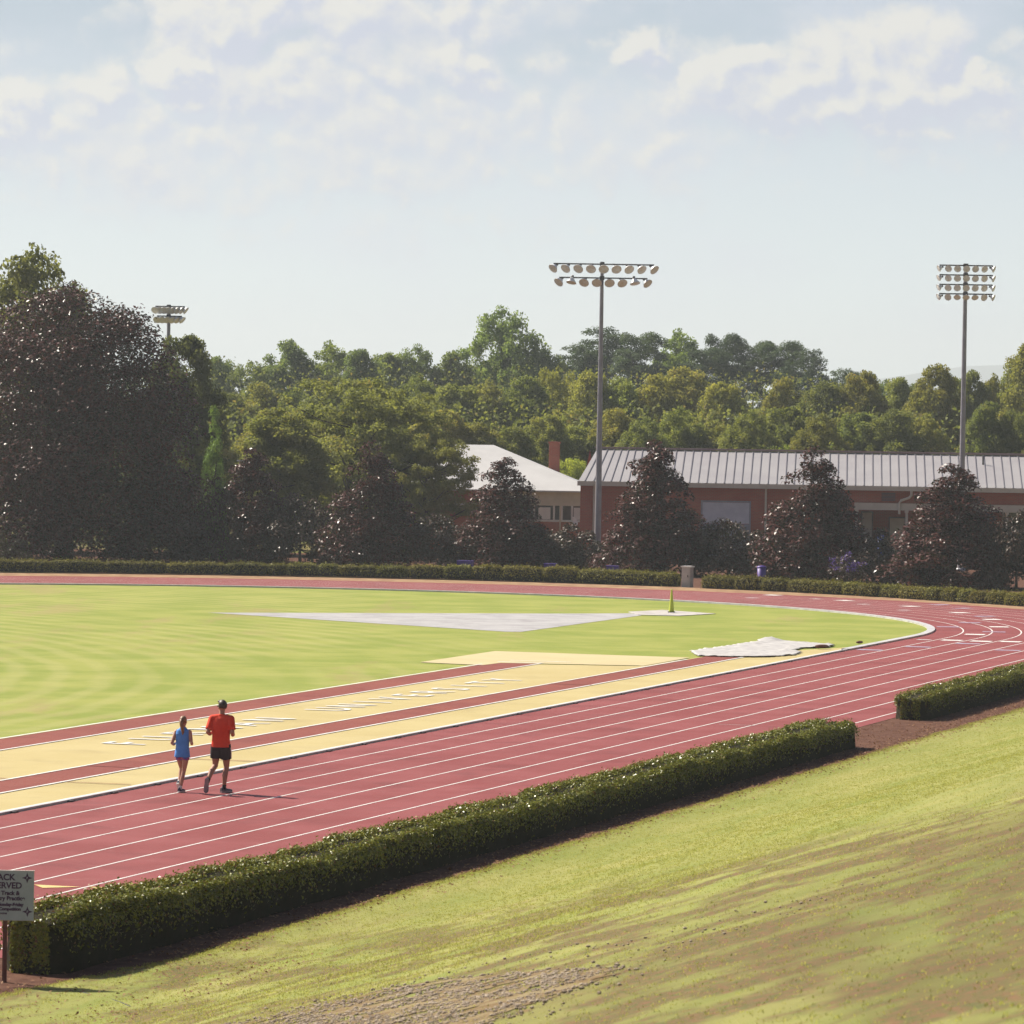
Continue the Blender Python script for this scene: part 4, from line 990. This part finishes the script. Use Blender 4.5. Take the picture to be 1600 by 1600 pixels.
l3 = [(244 + i * 6.3, R(-20 + i * 14), R(35)) for i in range(8)]; l3b = [(247 + i * 7.2, R(-15 + i * 16), R(40)) for i in range(6)]
light_pole(264, 476, 262, 268, [(479, 243, 289, l3), (494, 246, 285, l3b)], .24, 'floodlight pole half hidden behind the huge dark magnolia', r0=.17, r1=.10)

# ------------------------------------------------------------------ small things in and round the field
# cone on the concrete pad
cp = back(1049, 957.3); root = empty('traffic_cone', (cp.x, cp.y, .012)); tag(root, 'tall lime yellow cone standing on the concrete pad of the shot sector', 'cone')
mb = MB(); mb.lathe([(.112, .03), (.105, .06), (.030, .90), (.024, .92), (0, .925)], None, 18); mb.build('cone_body', M['lime'], root)
mb = MB(); mb.box(-.14, .14, -.14, .14, 0, .035); mb.build('base', M['rubberblk'], root)
# utility cabinet in the hedge gap
up_ = back(1074, 917); root = empty('utility_cabinet', (up_.x, up_.y, 0), R(-28)); tag(root, 'pale concrete utility cabinet standing in the gap of far hedge', 'cabinet')
mb = MB(); mb.box(-.215, .215, -.18, .18, -.03, .90); mb.build('body', M['concrete'], root)
mb = MB(); mb.box(-.25, .25, -.215, .215, .905, .965); mb.build('lid', M['white'], root)
mb = MB(); mb.box(-.16, .16, -.20, -.182, .12, .80); o = mb.build('door', M['concrete'], root)
mb = MB(); mb.box(.09, .13, -.225, -.201, .45, .55); mb.build('handle', M['darksteel'], o)
# crumpled tarp over the sand pit
tp = [(38.75, 148.2), (38.55, 152), (38.5, 155), (38.35, 157.4), (37.0, 156.6), (36.2, 156.0), (35.5, 155.2), (35.35, 153.4), (36.0, 152.6), (35.9, 150.6), (35.35, 149.6), (35.15, 147.6), (35.6, 146.0), (36.6, 145.3), (37.8, 145.3), (38.3, 146.8)]
mb = MB(); step = .10; idx = {}
def tarp_z(d, t): return .03 + .03 * abs(mnoise.noise(Vector((d * 1.3, t * .6, 0)))) + .05 * mnoise.noise(Vector((d * 3.1, t * 1.7, 4))) ** 2 * 4 * .4 + .018 * mnoise.noise(Vector((d * 7, t * 6, 4))) + .13 * math.exp(-((d - 38.15) / .35) ** 2 - ((t - 156.6) / .5) ** 2)
for i in range(int(4.2 / step)):
    for j in range(int(13 / step)):
        d_, t_ = 34.9 + i * step, 144.9 + j * step
        w_ = .12 * mnoise.noise(Vector((d_ * 2, t_ * 2, 5)))
        if inside(d_ + .05 + w_, t_ + .05 + w_, tp):
            q = []
            for a, b in ((i, j), (i, j + 1), (i + 1, j + 1), (i + 1, j)):
                if (a, b) not in idx:
                    idx[(a, b)] = len(mb.v); dd, t2 = 34.9 + a * step, 144.9 + b * step; mb.v.append(tuple(dt(dd, t2, tarp_z(dd, t2))))
                q.append(idx[(a, b)])
            mb.f.append(q); mb.mi.append(0); mb.sm.append(True)
for f in mb.f:
    a, b, c = (Vector(mb.v[f[k]]) for k in range(3))
    if (b - a).cross(c - b).z < 0: f.reverse()
tarp = mb.build('pit_tarp', M['tarp']); tag(tarp, 'crumpled white tarpaulin spread over the sand pit at the runway end', 'tarpaulin')
sol = tarp.modifiers.new('thick', 'SOLIDIFY'); sol.thickness = .012; sol.offset = -1
# sand bags holding the tarp
for (d_, t_, rz, lb) in ((35.3, 152.4, .3, 'dark weight bag lying on the near edge of the white tarpaulin'), (34.9, 156.4, 1.0, 'small dark weight bag past the right corner of the white tarpaulin')):
    mb = MB(); sc = .13 if t_ < 155 else .10
    vs = []
    bmx = bmesh.new(); bmesh.ops.create_uvsphere(bmx, u_segments=14, v_segments=8, radius=1)
    mb.add([(v.co.x * sc * 2.0, v.co.y * sc * .9, .5 * sc + max(-.5 * sc, v.co.z * sc * .5) + .01 * mnoise.noise(v.co * 3)) for v in bmx.verts], [tuple(v.index for v in f.verts) for f in bmx.faces], 0, True); bmx.free()
    o = mb.build('weight_bag', M['post']); p = dt(d_, t_); o.location = (p.x, p.y, .03); o.rotation_euler = (0, 0, rz); tag(o, lb, 'bag', 'bags weighing the tarpaulin')
# purple bin, blue bin, purple flowers and purple mats behind the far hedge
def bin_(px, py, Y, h, r, mat, label):
    p = at(px, py, Y); root = empty('storage_bin', (p.x, p.y, 0)); tag(root, label, 'bin')
    mb = MB(); mb.lathe([(.78 * r, 0), (.8 * r, .02), (r, h * .92), (.96 * r, h * .92)], None, 16); mb.build('body', mat, root)
    mb = MB(); mb.lathe([(1.07 * r, h * .91), (1.07 * r, h * .96), (.8 * r, h), (0, h * 1.02)], None, 16); mb.build('lid', mat, root)
bin_(1190, 900, 214.5, .98, .21, M['purple'], 'purple bin standing behind the far hedge beside the white downpipe')
bin_(1377, 835, 246.0, 1.75, .20, M['blue'], 'blue barrel on the porch of the brick building, between two doors')
for (px, Y, w, lb) in ((727, 221.5, .40, 'purple mat behind the far hedge, left of the magnolia before white roof'), (860, 219, .30, 'purple mat behind the far hedge, just left of the middle light pole'), (957, 217, .30, 'purple mat behind the far hedge, just right of the middle light pole')):
    p = at(px, 888, Y); root = empty('folded_mat', (p.x, p.y, 0), R(-10)); tag(root, lb, 'mat', 'purple mats behind the far hedge')
    mb = MB(); mb.box(-w, w, -.2, .2, .0, .40); mb.build('lower_pad', M['purple'], root)
    mb = MB(); mb.box(-w * .97, w * .97, -.19, .19, .41, .80); mb.build('upper_pad', M['purple'], root)
p = at(1324, 897, 213.5); root = empty('flowering_shrub', (p.x, p.y, 0)); tag(root, 'small purple flowering shrub behind the far hedge between two dark magnolias', 'shrub')
Q, var, cc = crown(1500, dome, 1.5, .3, 1.5, 24, (.14, .3), .09, seed=5); np_quads('foliage', Q, M['bushleaf'], var, parent=root)
Q, var, cc2 = crown(700, dome, 1.6, .75, 1.65, 26, (.10, .2), .07, seed=6); np_quads('flowers', Q, M['purpleleaf'], var, parent=root)['kind'] = 'stuff'; trunk(cc, 1.2, .03, 8, 3).build('stems', M['bark'], root)
# white rail frame on a post glimpsed between the trees
p = at(378, 719, 247); root = empty('white_frame', (p.x, p.y, 0)); tag(root, 'small white rail frame on a post, peeping out between cypress and reddish magnolia', 'frame')
mb = MB(); mb.box(-.28, .28, -.1, .1, p.z - .06, p.z); mb.build('top_rail', M['white'], root)
for x_ in (-.13, .02, .20):
    mb = MB(); mb.tube([(x_, 0, p.z - .06), (x_ + .05, 0, p.z - .5)], .035, 6); mb.build('upright', M['white'], root)
mb = MB(); mb.tube([(0.1, .12, 0), (0.1, .12, p.z - .06)], .05, 8); mb.build('post', M['white'], root)

# ------------------------------------------------------------------ notice board at the lower left
sp = back(6, 1530, .05); SY = sp.y
root = empty('notice_board', (sp.x, sp.y, 0), R(-2)); tag(root, 'weathered grey notice board lettered in purple on a rusty post before the near hedge', 'sign')
zb = at(10, 1437, SY).z; zt = at(40, 1361, SY).z; xr = at(53, 1400, SY).x - sp.x; W_ = .90
mb = MB(); mb.box(xr - W_, xr, -.02, .02, zb, zt); bd = mb.build('board', M['signface'], root)
mb = MB(); H_ = zt - zb
for (a, b, c, d) in ((xr - W_ - .008, xr + .008, zt, zt + .008), (xr - W_ - .008, xr + .008, zb - .008, zb)): mb.box(a, b, -.022, .022, c, d)
mb.build('edge_trim', M['concrete'], bd)
tx = MB()
def put(s, size, rx_, z, bold=.004, squeeze=1.0):
    me = text_mesh(s, size, M['ink'], 'line', bold, 'RIGHT')
    tx.add([(rx_ + v.co.x * squeeze, -.0235, z + v.co.y) for v in me.vertices], [tuple(p_.vertices) for p_ in me.polygons]); bpy.data.meshes.remove(me)
px2m = H_ / 76.0
def sx_(zx): return xr - (325 - zx) * 200 / 1231 * px2m
def sz_(zy): return zt - (zy - 140) * .1625 * px2m
put('TRACK', .115, sx_(145), sz_(227)); put('RESERVED', .113, sx_(213), sz_(305)); put('For Track &', .075, sx_(190), sz_(368)); put('Country Practice', .075, sx_(242), sz_(418))
put('Monday-Friday', .058, sx_(228), sz_(474)); put('& Competition', .056, sx_(204), sz_(516)); put('Welcome', .042, sx_(72), sz_(553), .002)
for f in tx.f:
    a, b, c = (Vector(tx.v[f[k]]) for k in range(3))
    if (b - a).cross(c - b).y > 0: f.reverse()
tx.build('lettering', M['ink'], bd)
for (zx, zy) in ((262, 204), (268, 526), (-270, 204), (-270, 526)):
    cx2, cz2, r_ = sx_(zx), sz_(zy), 52 * .1625 * px2m; pts_ = []; em = MB()
    for i in range(8):
        a = i * math.pi / 4; rr = r_ if i % 2 == 0 else r_ * .36; pts_.append((cx2 + rr * math.sin(a), -.0232, cz2 + rr * math.cos(a)))
    em.add(pts_, [tuple(reversed(range(8)))])
    me = text_mesh('F', .045, M['signface'], 'f', .001, 'CENTER'); em.add([(cx2 + v.co.x, -.0246, cz2 - .016 + v.co.y) for v in me.vertices], [tuple(p_.vertices) for p_ in me.polygons], 1); bpy.data.meshes.remove(me)
    for f in em.f:
        a, b, c = (Vector(em.v[f[k]]) for k in range(3))
        if (b - a).cross(c - b).y > 0: f.reverse()
    em.build('emblem', [M['ink'], M['signface']], bd)
mb = MB(); mb.box(-.028, .028, .024, .07, -.15, zb + .10); mb.build('post', M['post'], root)

# ------------------------------------------------------------------ runners
def fused(name, parts, voxel, mat, parent, smooth=3, extra=None):
    """melt overlapping lofts and limbs into one continuous skin"""
    mb = MB()
    for p_ in parts: mb.add(p_.v, p_.f, 0, True)
    me = bpy.data.meshes.new(name); me.from_pydata(mb.v, [], mb.f)
    ob = bpy.data.objects.new(name, me); COL.objects.link(ob)
    rm = ob.modifiers.new('remesh', 'REMESH'); rm.mode = 'VOXEL'; rm.voxel_size = voxel
    sm = ob.modifiers.new('smooth', 'SMOOTH'); sm.factor = .5; sm.iterations = smooth
    bpy.context.view_layer.update()
    m2 = bpy.data.meshes.new_from_object(ob.evaluated_get(bpy.context.evaluated_depsgraph_get()))
    bpy.data.objects.remove(ob)
    m2.materials.clear(); m2.materials.append(mat); m2.name = name
    if extra:
        bm = bmesh.new(); bm.from_mesh(m2)
        for mbx in extra:
            vs = [bm.verts.new(v) for v in mbx.v]
            for f in mbx.f:
                try: bm.faces.new([vs[i] for i in f])
                except ValueError: pass
        bm.to_mesh(m2); bm.free()
    m2.polygons.foreach_set('use_smooth', [True] * len(m2.polygons))
    return link_mesh(name, m2, parent)
def loft(rings, n=20):
    mb = MB(); vs = []
    for (c, rx, ry) in rings:
        for k in range(n):
            a = 2 * math.pi * k / n; ca, sa = math.cos(a), math.sin(a)
            vs.append((c[0] + rx * math.copysign(abs(ca) ** .85, ca), c[1] + ry * math.copysign(abs(sa) ** .85, sa), c[2]))
    fs = [(i * n + k, i * n + (k + 1) % n, (i + 1) * n + (k + 1) % n, (i + 1) * n + k) for i in range(len(rings) - 1) for k in range(n)]
    mb.add(vs, fs + [tuple(reversed(range(n))), tuple(range((len(rings) - 1) * n, len(rings) * n))], 0, True); return mb
def limb(pts):
    """tapered limb with rounded joints"""
    out = []
    for (p0, r0), (p1, r1) in zip(pts, pts[1:]):
        mb = MB(); mb.tube([p0, Vector(p0).lerp(Vector(p1), .5), p1], [r0, (r0 + r1) / 2, r1], 12); out.append(mb)
    for p_, r_ in pts: out.append(ellip(p_, (r_, r_, r_), 10))
    return out
def ellip(c, r, n=12, Mx=None):
    mb = MB(); bm = bmesh.new(); bmesh.ops.create_uvsphere(bm, u_segments=n, v_segments=n - 2, radius=1)
    vs = [Vector((v.co.x * r[0], v.co.y * r[1], v.co.z * r[2])) for v in bm.verts]
    if Mx is not None: vs = [Mx @ v for v in vs]
    mb.add([v + Vector(c) for v in vs], [tuple(v.index for v in f.verts) for f in bm.faces], 0, True); bm.free(); return mb
def fist(wrist, fwd, side, s):
    """five curled fingers and a thumb leaving the side of the palm"""
    out = []; fwd = Vector(fwd).normalized(); upv = Vector((0, 0, 1)); up2 = (upv - fwd * upv.dot(fwd)).normalized(); lat = fwd.cross(up2) * side
    palm = ellip(Vector(wrist) + fwd * .045 * s, (.021 * s, .05 * s, .042 * s), 10, Matrix((lat, fwd, up2)).transposed().to_4x4()); out.append(palm)
    for i, l in enumerate((.9, 1.0, .95, .78)):
        b = Vector(wrist) + fwd * .085 * s + up2 * (.030 - i * .020) * s; mb = MB()
        k1 = b + fwd * .032 * l * s + lat * -.004 * s; k2 = k1 + (fwd * .008 - lat * .026) * l * s; k3 = k2 + (-fwd * .022 - lat * .006) * l * s
        mb.tube([b, k1, k2, k3], [.0095 * s, .009 * s, .008 * s, .006 * s], 6); out.append(mb)
    b = Vector(wrist) + fwd * .03 * s + up2 * .03 * s; mb = MB(); k1 = b + (fwd * .028 + up2 * .022 - lat * .012) * s; mb.tube([b, k1, k1 + (fwd * .022 - lat * .018) * s], [.011 * s, .010 * s, .007 * s], 6); out.append(mb)
    return out
def shoe(name, ankle, toe_dir, up_dir, L, mats, parent):
    """running shoe: sole + upper, toe along toe_dir"""
    f = Vector(toe_dir).normalized(); u_ = Vector(up_dir); u_ = (u_ - f * u_.dot(f)).normalized(); r_ = f.cross(u_)
    Mx = Matrix((r_, f, u_)).transposed().to_4x4(); Mx.translation = Vector(ankle)
    prof = [(-.27, .030, .075), (-.22, .036, .092), (-.05, .035, .098), (.10, .037, .075), (.30, .043, .058), (.50, .045, .05), (.64, .036, .040), (.71, .016, .026)]
    mb = MB(); rings = []
    sole_h = .028
    for (y, w, h) in prof:
        ring = []
        for k in range(10):
            a = math.pi * k / 9; ring.append(Mx @ Vector((w * math.cos(a), y * L, -.085 + sole_h + (h - sole_h + .02) * math.sin(a) ** .8)))
        rings.append(ring)
    vs = [p_ for rg_ in rings for p_ in rg_]; mb.add(vs, [(i * 10 + j, i * 10 + j + 1, (i + 1) * 10 + j + 1, (i + 1) * 10 + j) for i in range(len(rings) - 1) for j in range(9)], 0, True)
    mb.add(rings[0], [tuple(reversed(range(10)))]); mb.add(rings[-1], [tuple(range(10))])
    up_o = mb.build(name, mats[0], parent)
    mb = MB(); loop = []
    for (y, w, h) in prof: loop.append((w * 1.08, y * L))
    pts_ = [(w, y) for w, y in loop] + [(-w, y) for w, y in reversed(loop)]
    n = len(pts_); mb.add([Mx @ Vector((x, y, -.085)) for x, y in pts_] + [Mx @ Vector((x, y, -.085 + sole_h + .004)) for x, y in pts_],
        [tuple(range(n)), tuple(reversed(range(n, 2 * n)))] + [(i, i + n, (i + 1) % n + n, (i + 1) % n) for i in range(n)])
    mb.build('sole', mats[1], up_o)
    return up_o
SKIN = pmat('skin', (.40, .20, .13), .5, .35, var=(.36, .17, .11), vscale=6)
SKIN2 = pmat('fair_skin', (.46, .25, .175), .5, .35, var=(.42, .22, .15), vscale=6)
def runner(name, px, py, S, head_yaw, spec, label):
    """local axes: y forward (along the lane), x right, z up; unit height about 1.8 before scale S"""
    g = back(px, py); root = empty(name, (g.x, g.y, .004), -TH + spec.get('yaw', 0)); tag(root, label, 'person', 'runners on the near straight')
    root.scale = (S, S, S)
    J = spec['J']; b = spec['build']
    hc = Vector(J['head']); hy = head_yaw; Hf = Vector((-math.sin(hy), math.cos(hy), 0)); Hr = Vector((math.cos(hy), math.sin(hy), 0))
    px_, py_, pz_ = J['pelvis']
    tor = lambda rows, k: loft([((x, y, z), rx * b * k, ry * b * k) for (x, y, z, rx, ry) in rows])
    cy = J['chest'][1]
    TORSO = [(0, 0, pz_ - .12, .10, .08), (0, -.005, pz_ - .08, .160, .105), (0, -.005, pz_ + .0, .170, .112), (0, .0, pz_ + .10, .152, .098), (0, .01, pz_ + .20, .150, .096), (0, cy * .8, pz_ + .32, .172, .108), (0, cy, pz_ + .42, .185, .108), (0, cy, pz_ + .49, .165, .085), (0, cy + .01, pz_ + .535, .10, .065)]
    body_parts = [tor(TORSO, 1.0)]
    nk = Vector(J['neck']); body_parts += limb([(tuple(nk + Vector((0, -.02, -.10))), .066), (tuple(nk), .057), (tuple(hc + Vector((0, -.005, -.06))), .056)])
    Mh = Matrix((Hr, Hf, Vector((0, 0, 1)))).transposed().to_4x4()
    body_parts += [ellip(hc + Vector((0, 0, .02)), (.078, .098, .105), 16, Mh), ellip(hc + Hf * .022 + Vector((0, 0, -.055)), (.060, .070, .065), 14, Mh)]
    for sd in ('l', 'r'):
        body_parts += limb([(J['sh_' + sd], .062 * b), (J['el_' + sd], .043 * b)]) + limb([(J['el_' + sd], .043 * b), (J['fm_' + sd], .042 * b), (J['wr_' + sd], .027)])
        body_parts += limb([(J['hip_' + sd], .095 * b), (J['thm_' + sd], .085 * b), (J['kn_' + sd], .055 * b), (J['cf_' + sd], .056 * b), (J['an_' + sd], .034)])
    body_parts.append(ellip(hc + Hf * .100 + Vector((0, 0, -.025)), (.016, .020, .024), 8))
    for s_ in (-1, 1): body_parts.append(ellip(hc + Hr * s_ * .080 + Vector((0, 0, -.02)) - Hf * .005, (.012, .024, .034), 8, Mh))
    body_parts.append(ellip(hc + Hf * .066 + Vector((0, 0, -.095)), (.032, .028, .022), 8))
    ex = []
    for sd, sg in (('l', -1), ('r', 1)):
        w_ = Vector(J['wr_' + sd]); f_ = w_ - Vector(J['fm_' + sd]); ex += fist(w_, f_, sg, 1.0)
    body = fused('body', body_parts, .0095, spec['skin'], root, 3, ex)
    mb = MB()
    for s_ in (-1, 1):
        e_ = ellip(hc + Hf * .090 + Hr * s_ * .032 + Vector((0, 0, .005)), (.012, .008, .008), 8); mb.add(e_.v, e_.f, 0, True)
    mb.build('eyes', M['rubberblk'], root)
    m_ = ellip(hc + Hf * .098 + Vector((0, 0, -.068)), (.022, .008, .007), 8); m_.build('mouth', pmat('lips', (.30, .10, .09), .5, .3), root)
    # hair
    hb = MB(); bm = bmesh.new(); bmesh.ops.create_uvsphere(bm, u_segments=20, v_segments=14, radius=1)
    for v in bm.verts:
        c = v.co; fwd = c.y
        if fwd > .25 and c.z < .45: c.y *= .55; c.x *= .8
        if c.z < -.45: c.z = -.45 - (c.z + .45) * -.35
    Mr = Matrix((Hr, Hf, Vector((0, 0, 1)))).transposed()
    hb.add([hc + Vector((0, 0, .028)) - Hf * .010 + Mr @ Vector((v.co.x * .092, v.co.y * .108, v.co.z * .112)) + Vector(v.co) * .006 * mnoise.noise(v.co * 5) for v in bm.verts], [tuple(v.index for v in f.verts) for f in bm.faces], 0, True); bm.free()
    hair = hb.build('hair', spec['hair'], root)
    spec['extra'](root, hair, hc, Hf, Hr)
    # shirt: a loose shell over the torso, sleeves to above the elbow
    fl = spec.get('flare', 1.0); hz = spec['hem']
    SH = [(0, -.005, hz, .188 * fl, .132 * fl), (0, -.005, hz + .05, .186 * fl, .130 * fl), (0, 0, pz_ + .10, .178, .124), (0, .01, pz_ + .20, .178, .120), (0, cy * .8, pz_ + .32, .196, .128), (0, cy, pz_ + .42, .204, .124), (0, cy, pz_ + .49, .182, .098), (0, cy + .01, pz_ + .545, .098, .072), (0, cy + .012, pz_ + .575, .075, .064)]
    parts = [tor(SH, 1.0)]
    for sd in ('l', 'r'):
        a0 = Vector(J['sh_' + sd]); a1 = Vector(J['el_' + sd])
        if spec['sleeve'] > 0: parts += limb([(tuple(Vector((a0.x * .45, a0.y, a0.z + .02))), .075 * b), (tuple(a0), .080 * b)]); mbs = MB(); mbs.tube([a0, a0.lerp(a1, spec['sleeve'] * .5), a0.lerp(a1, spec['sleeve'])], [.080 * b, .076 * b, .073 * b], 12); parts.append(mbs)
        else: parts += limb([(tuple(Vector((a0.x * .35, a0.y, a0.z + .02))), .062 * b), (tuple(Vector((a0.x * .72, a0.y, a0.z + .012))), .060 * b)])
    fused('shirt', parts, .010, spec['shirt'], root, 2)
    # shorts
    parts = [tor([(0, -.005, pz_ - .12, .178, .122), (0, -.005, pz_ - .05, .184, .126), (0, 0, pz_ + .02, .180, .122), (0, 0, pz_ + .12, .166, .110)], 1.0)]
    for sd in ('l', 'r'):
        h_ = Vector(J['hip_' + sd]); k_ = Vector(J['kn_' + sd]); mbs = MB()
        mbs.tube([h_ + Vector((0, 0, .03)), h_.lerp(k_, spec['short'] * .5), h_.lerp(k_, spec['short'])], [.106 * b, .112 * b, .110 * b], 14); parts.append(mbs)
    sh = fused('shorts', parts, .010, spec['shorts'], root, 2)
    for sd in ('l', 'r'):
        shoe('shoe', J['an_' + sd], spec['toe_' + sd][0], spec['toe_' + sd][1], spec.get('foot', .28), spec['shoes'], root)
        an = Vector(J['an_' + sd]); d_ = (Vector(J['cf_' + sd]) - an).normalized(); mb = MB(); mb.tube([an - d_ * .02, an + d_ * .07], [.042, .041], 10); mb.build('sock', spec['sock'], root)
    return root, sh
dark_hair = pmat('dark_brown_hair', (.028, .016, .012), .5, .4, var=(.045, .024, .016), vscale=30)
light_hair = pmat('light_brown_hair', (.17, .085, .045), .5, .4, var=(.26, .14, .065), vscale=30)
def man_extra(root, hair, hc, Hf, Hr):
    mb = MB(); e_ = ellip(hc + Hf * .085 + Vector((0, 0, .098)), (.062, .052, .030), 10); mb.add(e_.v, e_.f, 0, True); mb.build('quiff', dark_hair, hair)
    mb = MB()
    for s_ in (-1, 1): mb.tube([hc + Hr * s_ * .088 + Vector((0, 0, .008)), hc + Hr * s_ * .078 + Hf * .085 + Vector((0, 0, .01))], .005, 6)
    for s_ in (-1, 1):
        e_ = ellip(hc + Hf * .100 + Hr * s_ * .036 + Vector((0, 0, .004)), (.030, .010, .020), 8); mb.add(e_.v, e_.f, 0, True)
    mb.build('sunglasses', M['rubberblk'], root)
def girl_extra(root, hair, hc, Hf, Hr):
    mb = MB(); b = hc - Hf * .105 + Vector((0, 0, .045))
    mb.tube([b + Hf * .02, b - Hf * .03, b - Hf * .055 + Vector((.015, 0, -.09)), b - Hf * .045 + Vector((.035, 0, -.20)), b - Hf * .03 + Vector((.045, 0, -.30)), b - Hf * .03 + Vector((.04, 0, -.36))], [.03, .036, .046, .044, .03, .008], 10); mb.build('ponytail', light_hair, hair)
    mb = MB(); mb.lathe([(.034, -.01), (.040, 0), (.034, .01)], Matrix.Translation(b - Hf * .022) @ Hf.to_track_quat('Z', 'Y').to_matrix().to_4x4(), 10); mb.build('hair_tie', M['rubberblk'], hair)
MAN = dict(J=dict(pelvis=(0, 0, .98), waist=(0, .01, 1.13), chest=(0, .03, 1.33), upchest=(0, .035, 1.455), neck=(0, .045, 1.56), head=(0, .07, 1.70),
        sh_l=(-.185, .03, 1.46), el_l=(-.245, -.10, 1.20), fm_l=(-.235, .02, 1.16), wr_l=(-.20, .15, 1.19), sh_r=(.185, .03, 1.46), el_r=(.245, -.05, 1.20), fm_r=(.225, .06, 1.15), wr_r=(.18, .18, 1.17),
        hip_l=(-.095, 0, .93), thm_l=(-.105, .02, .74), kn_l=(-.115, .03, .53), cf_l=(-.15, -.13, .43), an_l=(-.185, -.29, .235),
        hip_r=(.095, 0, .93), thm_r=(.10, .05, .72), kn_r=(.10, .085, .51), cf_r=(.085, .02, .33), an_r=(.075, .01, .09)),
    build=1.0, skin=SKIN, hair=dark_hair, extra=man_extra, hem=.905, sleeve=.80, shirt=pmat('orange_red_jersey', (.72, .055, .018), .75, .2, var=(.62, .04, .015), vscale=4, bump=1.0, bscale=7), short=.62,
    shorts=pmat('black_shorts', (.022, .012, .018), .7, .25, var=(.03, .018, .022), vscale=6), toe_l=((-.1, .18, -.98), (0, .98, .18)), toe_r=((.55, .83, 0), (0, 0, 1)), shoes=(pmat('dark_shoe_mesh', (.05, .04, .06), .6, .3, var=(.13, .12, .14), vscale=18), pmat('grey_shoe_sole', (.30, .25, .26), .6, .3)), sock=M['rubberblk'], foot=.30, yaw=R(6), flare=1.02)
man, sh = runner('person', 344, 1239, 1.015, R(38), MAN, 'man jogging in an orange-red t-shirt and black shorts, seen from behind on the track')
mb = MB(); mb.tube([(.196, .0, .90), (.205, .02, .80), (.203, .035, .70)], [.014, .014, .014], 6); mb.build('stripe', M['white'], sh)
GIRL = dict(J=dict(pelvis=(0, 0, .97), waist=(0, .01, 1.12), chest=(0, .025, 1.32), upchest=(0, .03, 1.43), neck=(0, .035, 1.53), head=(0, .055, 1.675),
        sh_l=(-.165, .03, 1.43), el_l=(-.235, -.09, 1.17), fm_l=(-.225, .02, 1.13), wr_l=(-.18, .14, 1.17), sh_r=(.165, .03, 1.43), el_r=(.235, -.04, 1.18), fm_r=(.215, .06, 1.15), wr_r=(.165, .17, 1.19),
        hip_l=(-.085, 0, .92), thm_l=(-.085, .10, .74), kn_l=(-.075, .19, .56), cf_l=(-.075, .12, .38), an_l=(-.075, -.0, .215),
        hip_r=(.085, 0, .92), thm_r=(.07, .0, .72), kn_r=(.045, .0, .50), cf_r=(.02, -.05, .32), an_r=(-.015, -.08, .09)),
    build=.90, skin=SKIN2, hair=light_hair, extra=girl_extra, hem=.835, sleeve=0, shirt=pmat('light_blue_tank', (.10, .30, .74), .75, .2, var=(.08, .25, .64), vscale=4, bump=1.0, bscale=7), short=.36,
    shorts=pmat('pink_blue_print', (.42, .05, .12), .7, .25, var=(.06, .09, .42), vscale=14, vdetail=1), toe_l=((0, .7, -.7), (0, .7, .7)), toe_r=((.25, .95, 0), (0, 0, 1)), shoes=(pmat('navy_shoe_mesh', (.03, .03, .07), .6, .3), M['white']), sock=M['white'], foot=.27, yaw=R(4), flare=1.12)
runner('person', 284, 1238, .845, R(-6), GIRL, 'girl jogging in a light blue tank top with a ponytail, left of the man')

# ------------------------------------------------------------------ air
def haze_box(density):
    mb = MB(); mb.box(-3650, 3650, -48, 8700, -1.2, 160)
    m = bpy.data.materials.new('thin_haze'); m.use_nodes = True; t = NT(m.node_tree)
    v = t.n('ShaderNodeVolumePrincipled', inp={'Density': density, 'Anisotropy': .2}); t.set(v.inputs['Color'], (.82, .88, .90))
    o = t.n('ShaderNodeOutputMaterial'); t.t.links.new(v.outputs[0], o.inputs['Volume'])
    o = mb.build('haze', m); o['kind'] = 'stuff'
haze_box(.00022)
SC.cycles.use_denoising = True
SC.cycles.max_bounces = 5; SC.cycles.diffuse_bounces = 2; SC.cycles.glossy_bounces = 2; SC.cycles.transmission_bounces = 2; SC.cycles.volume_bounces = 0
SC.cycles.sample_clamp_indirect = 4
SC.cycles.caustics_reflective = False; SC.cycles.caustics_refractive = False
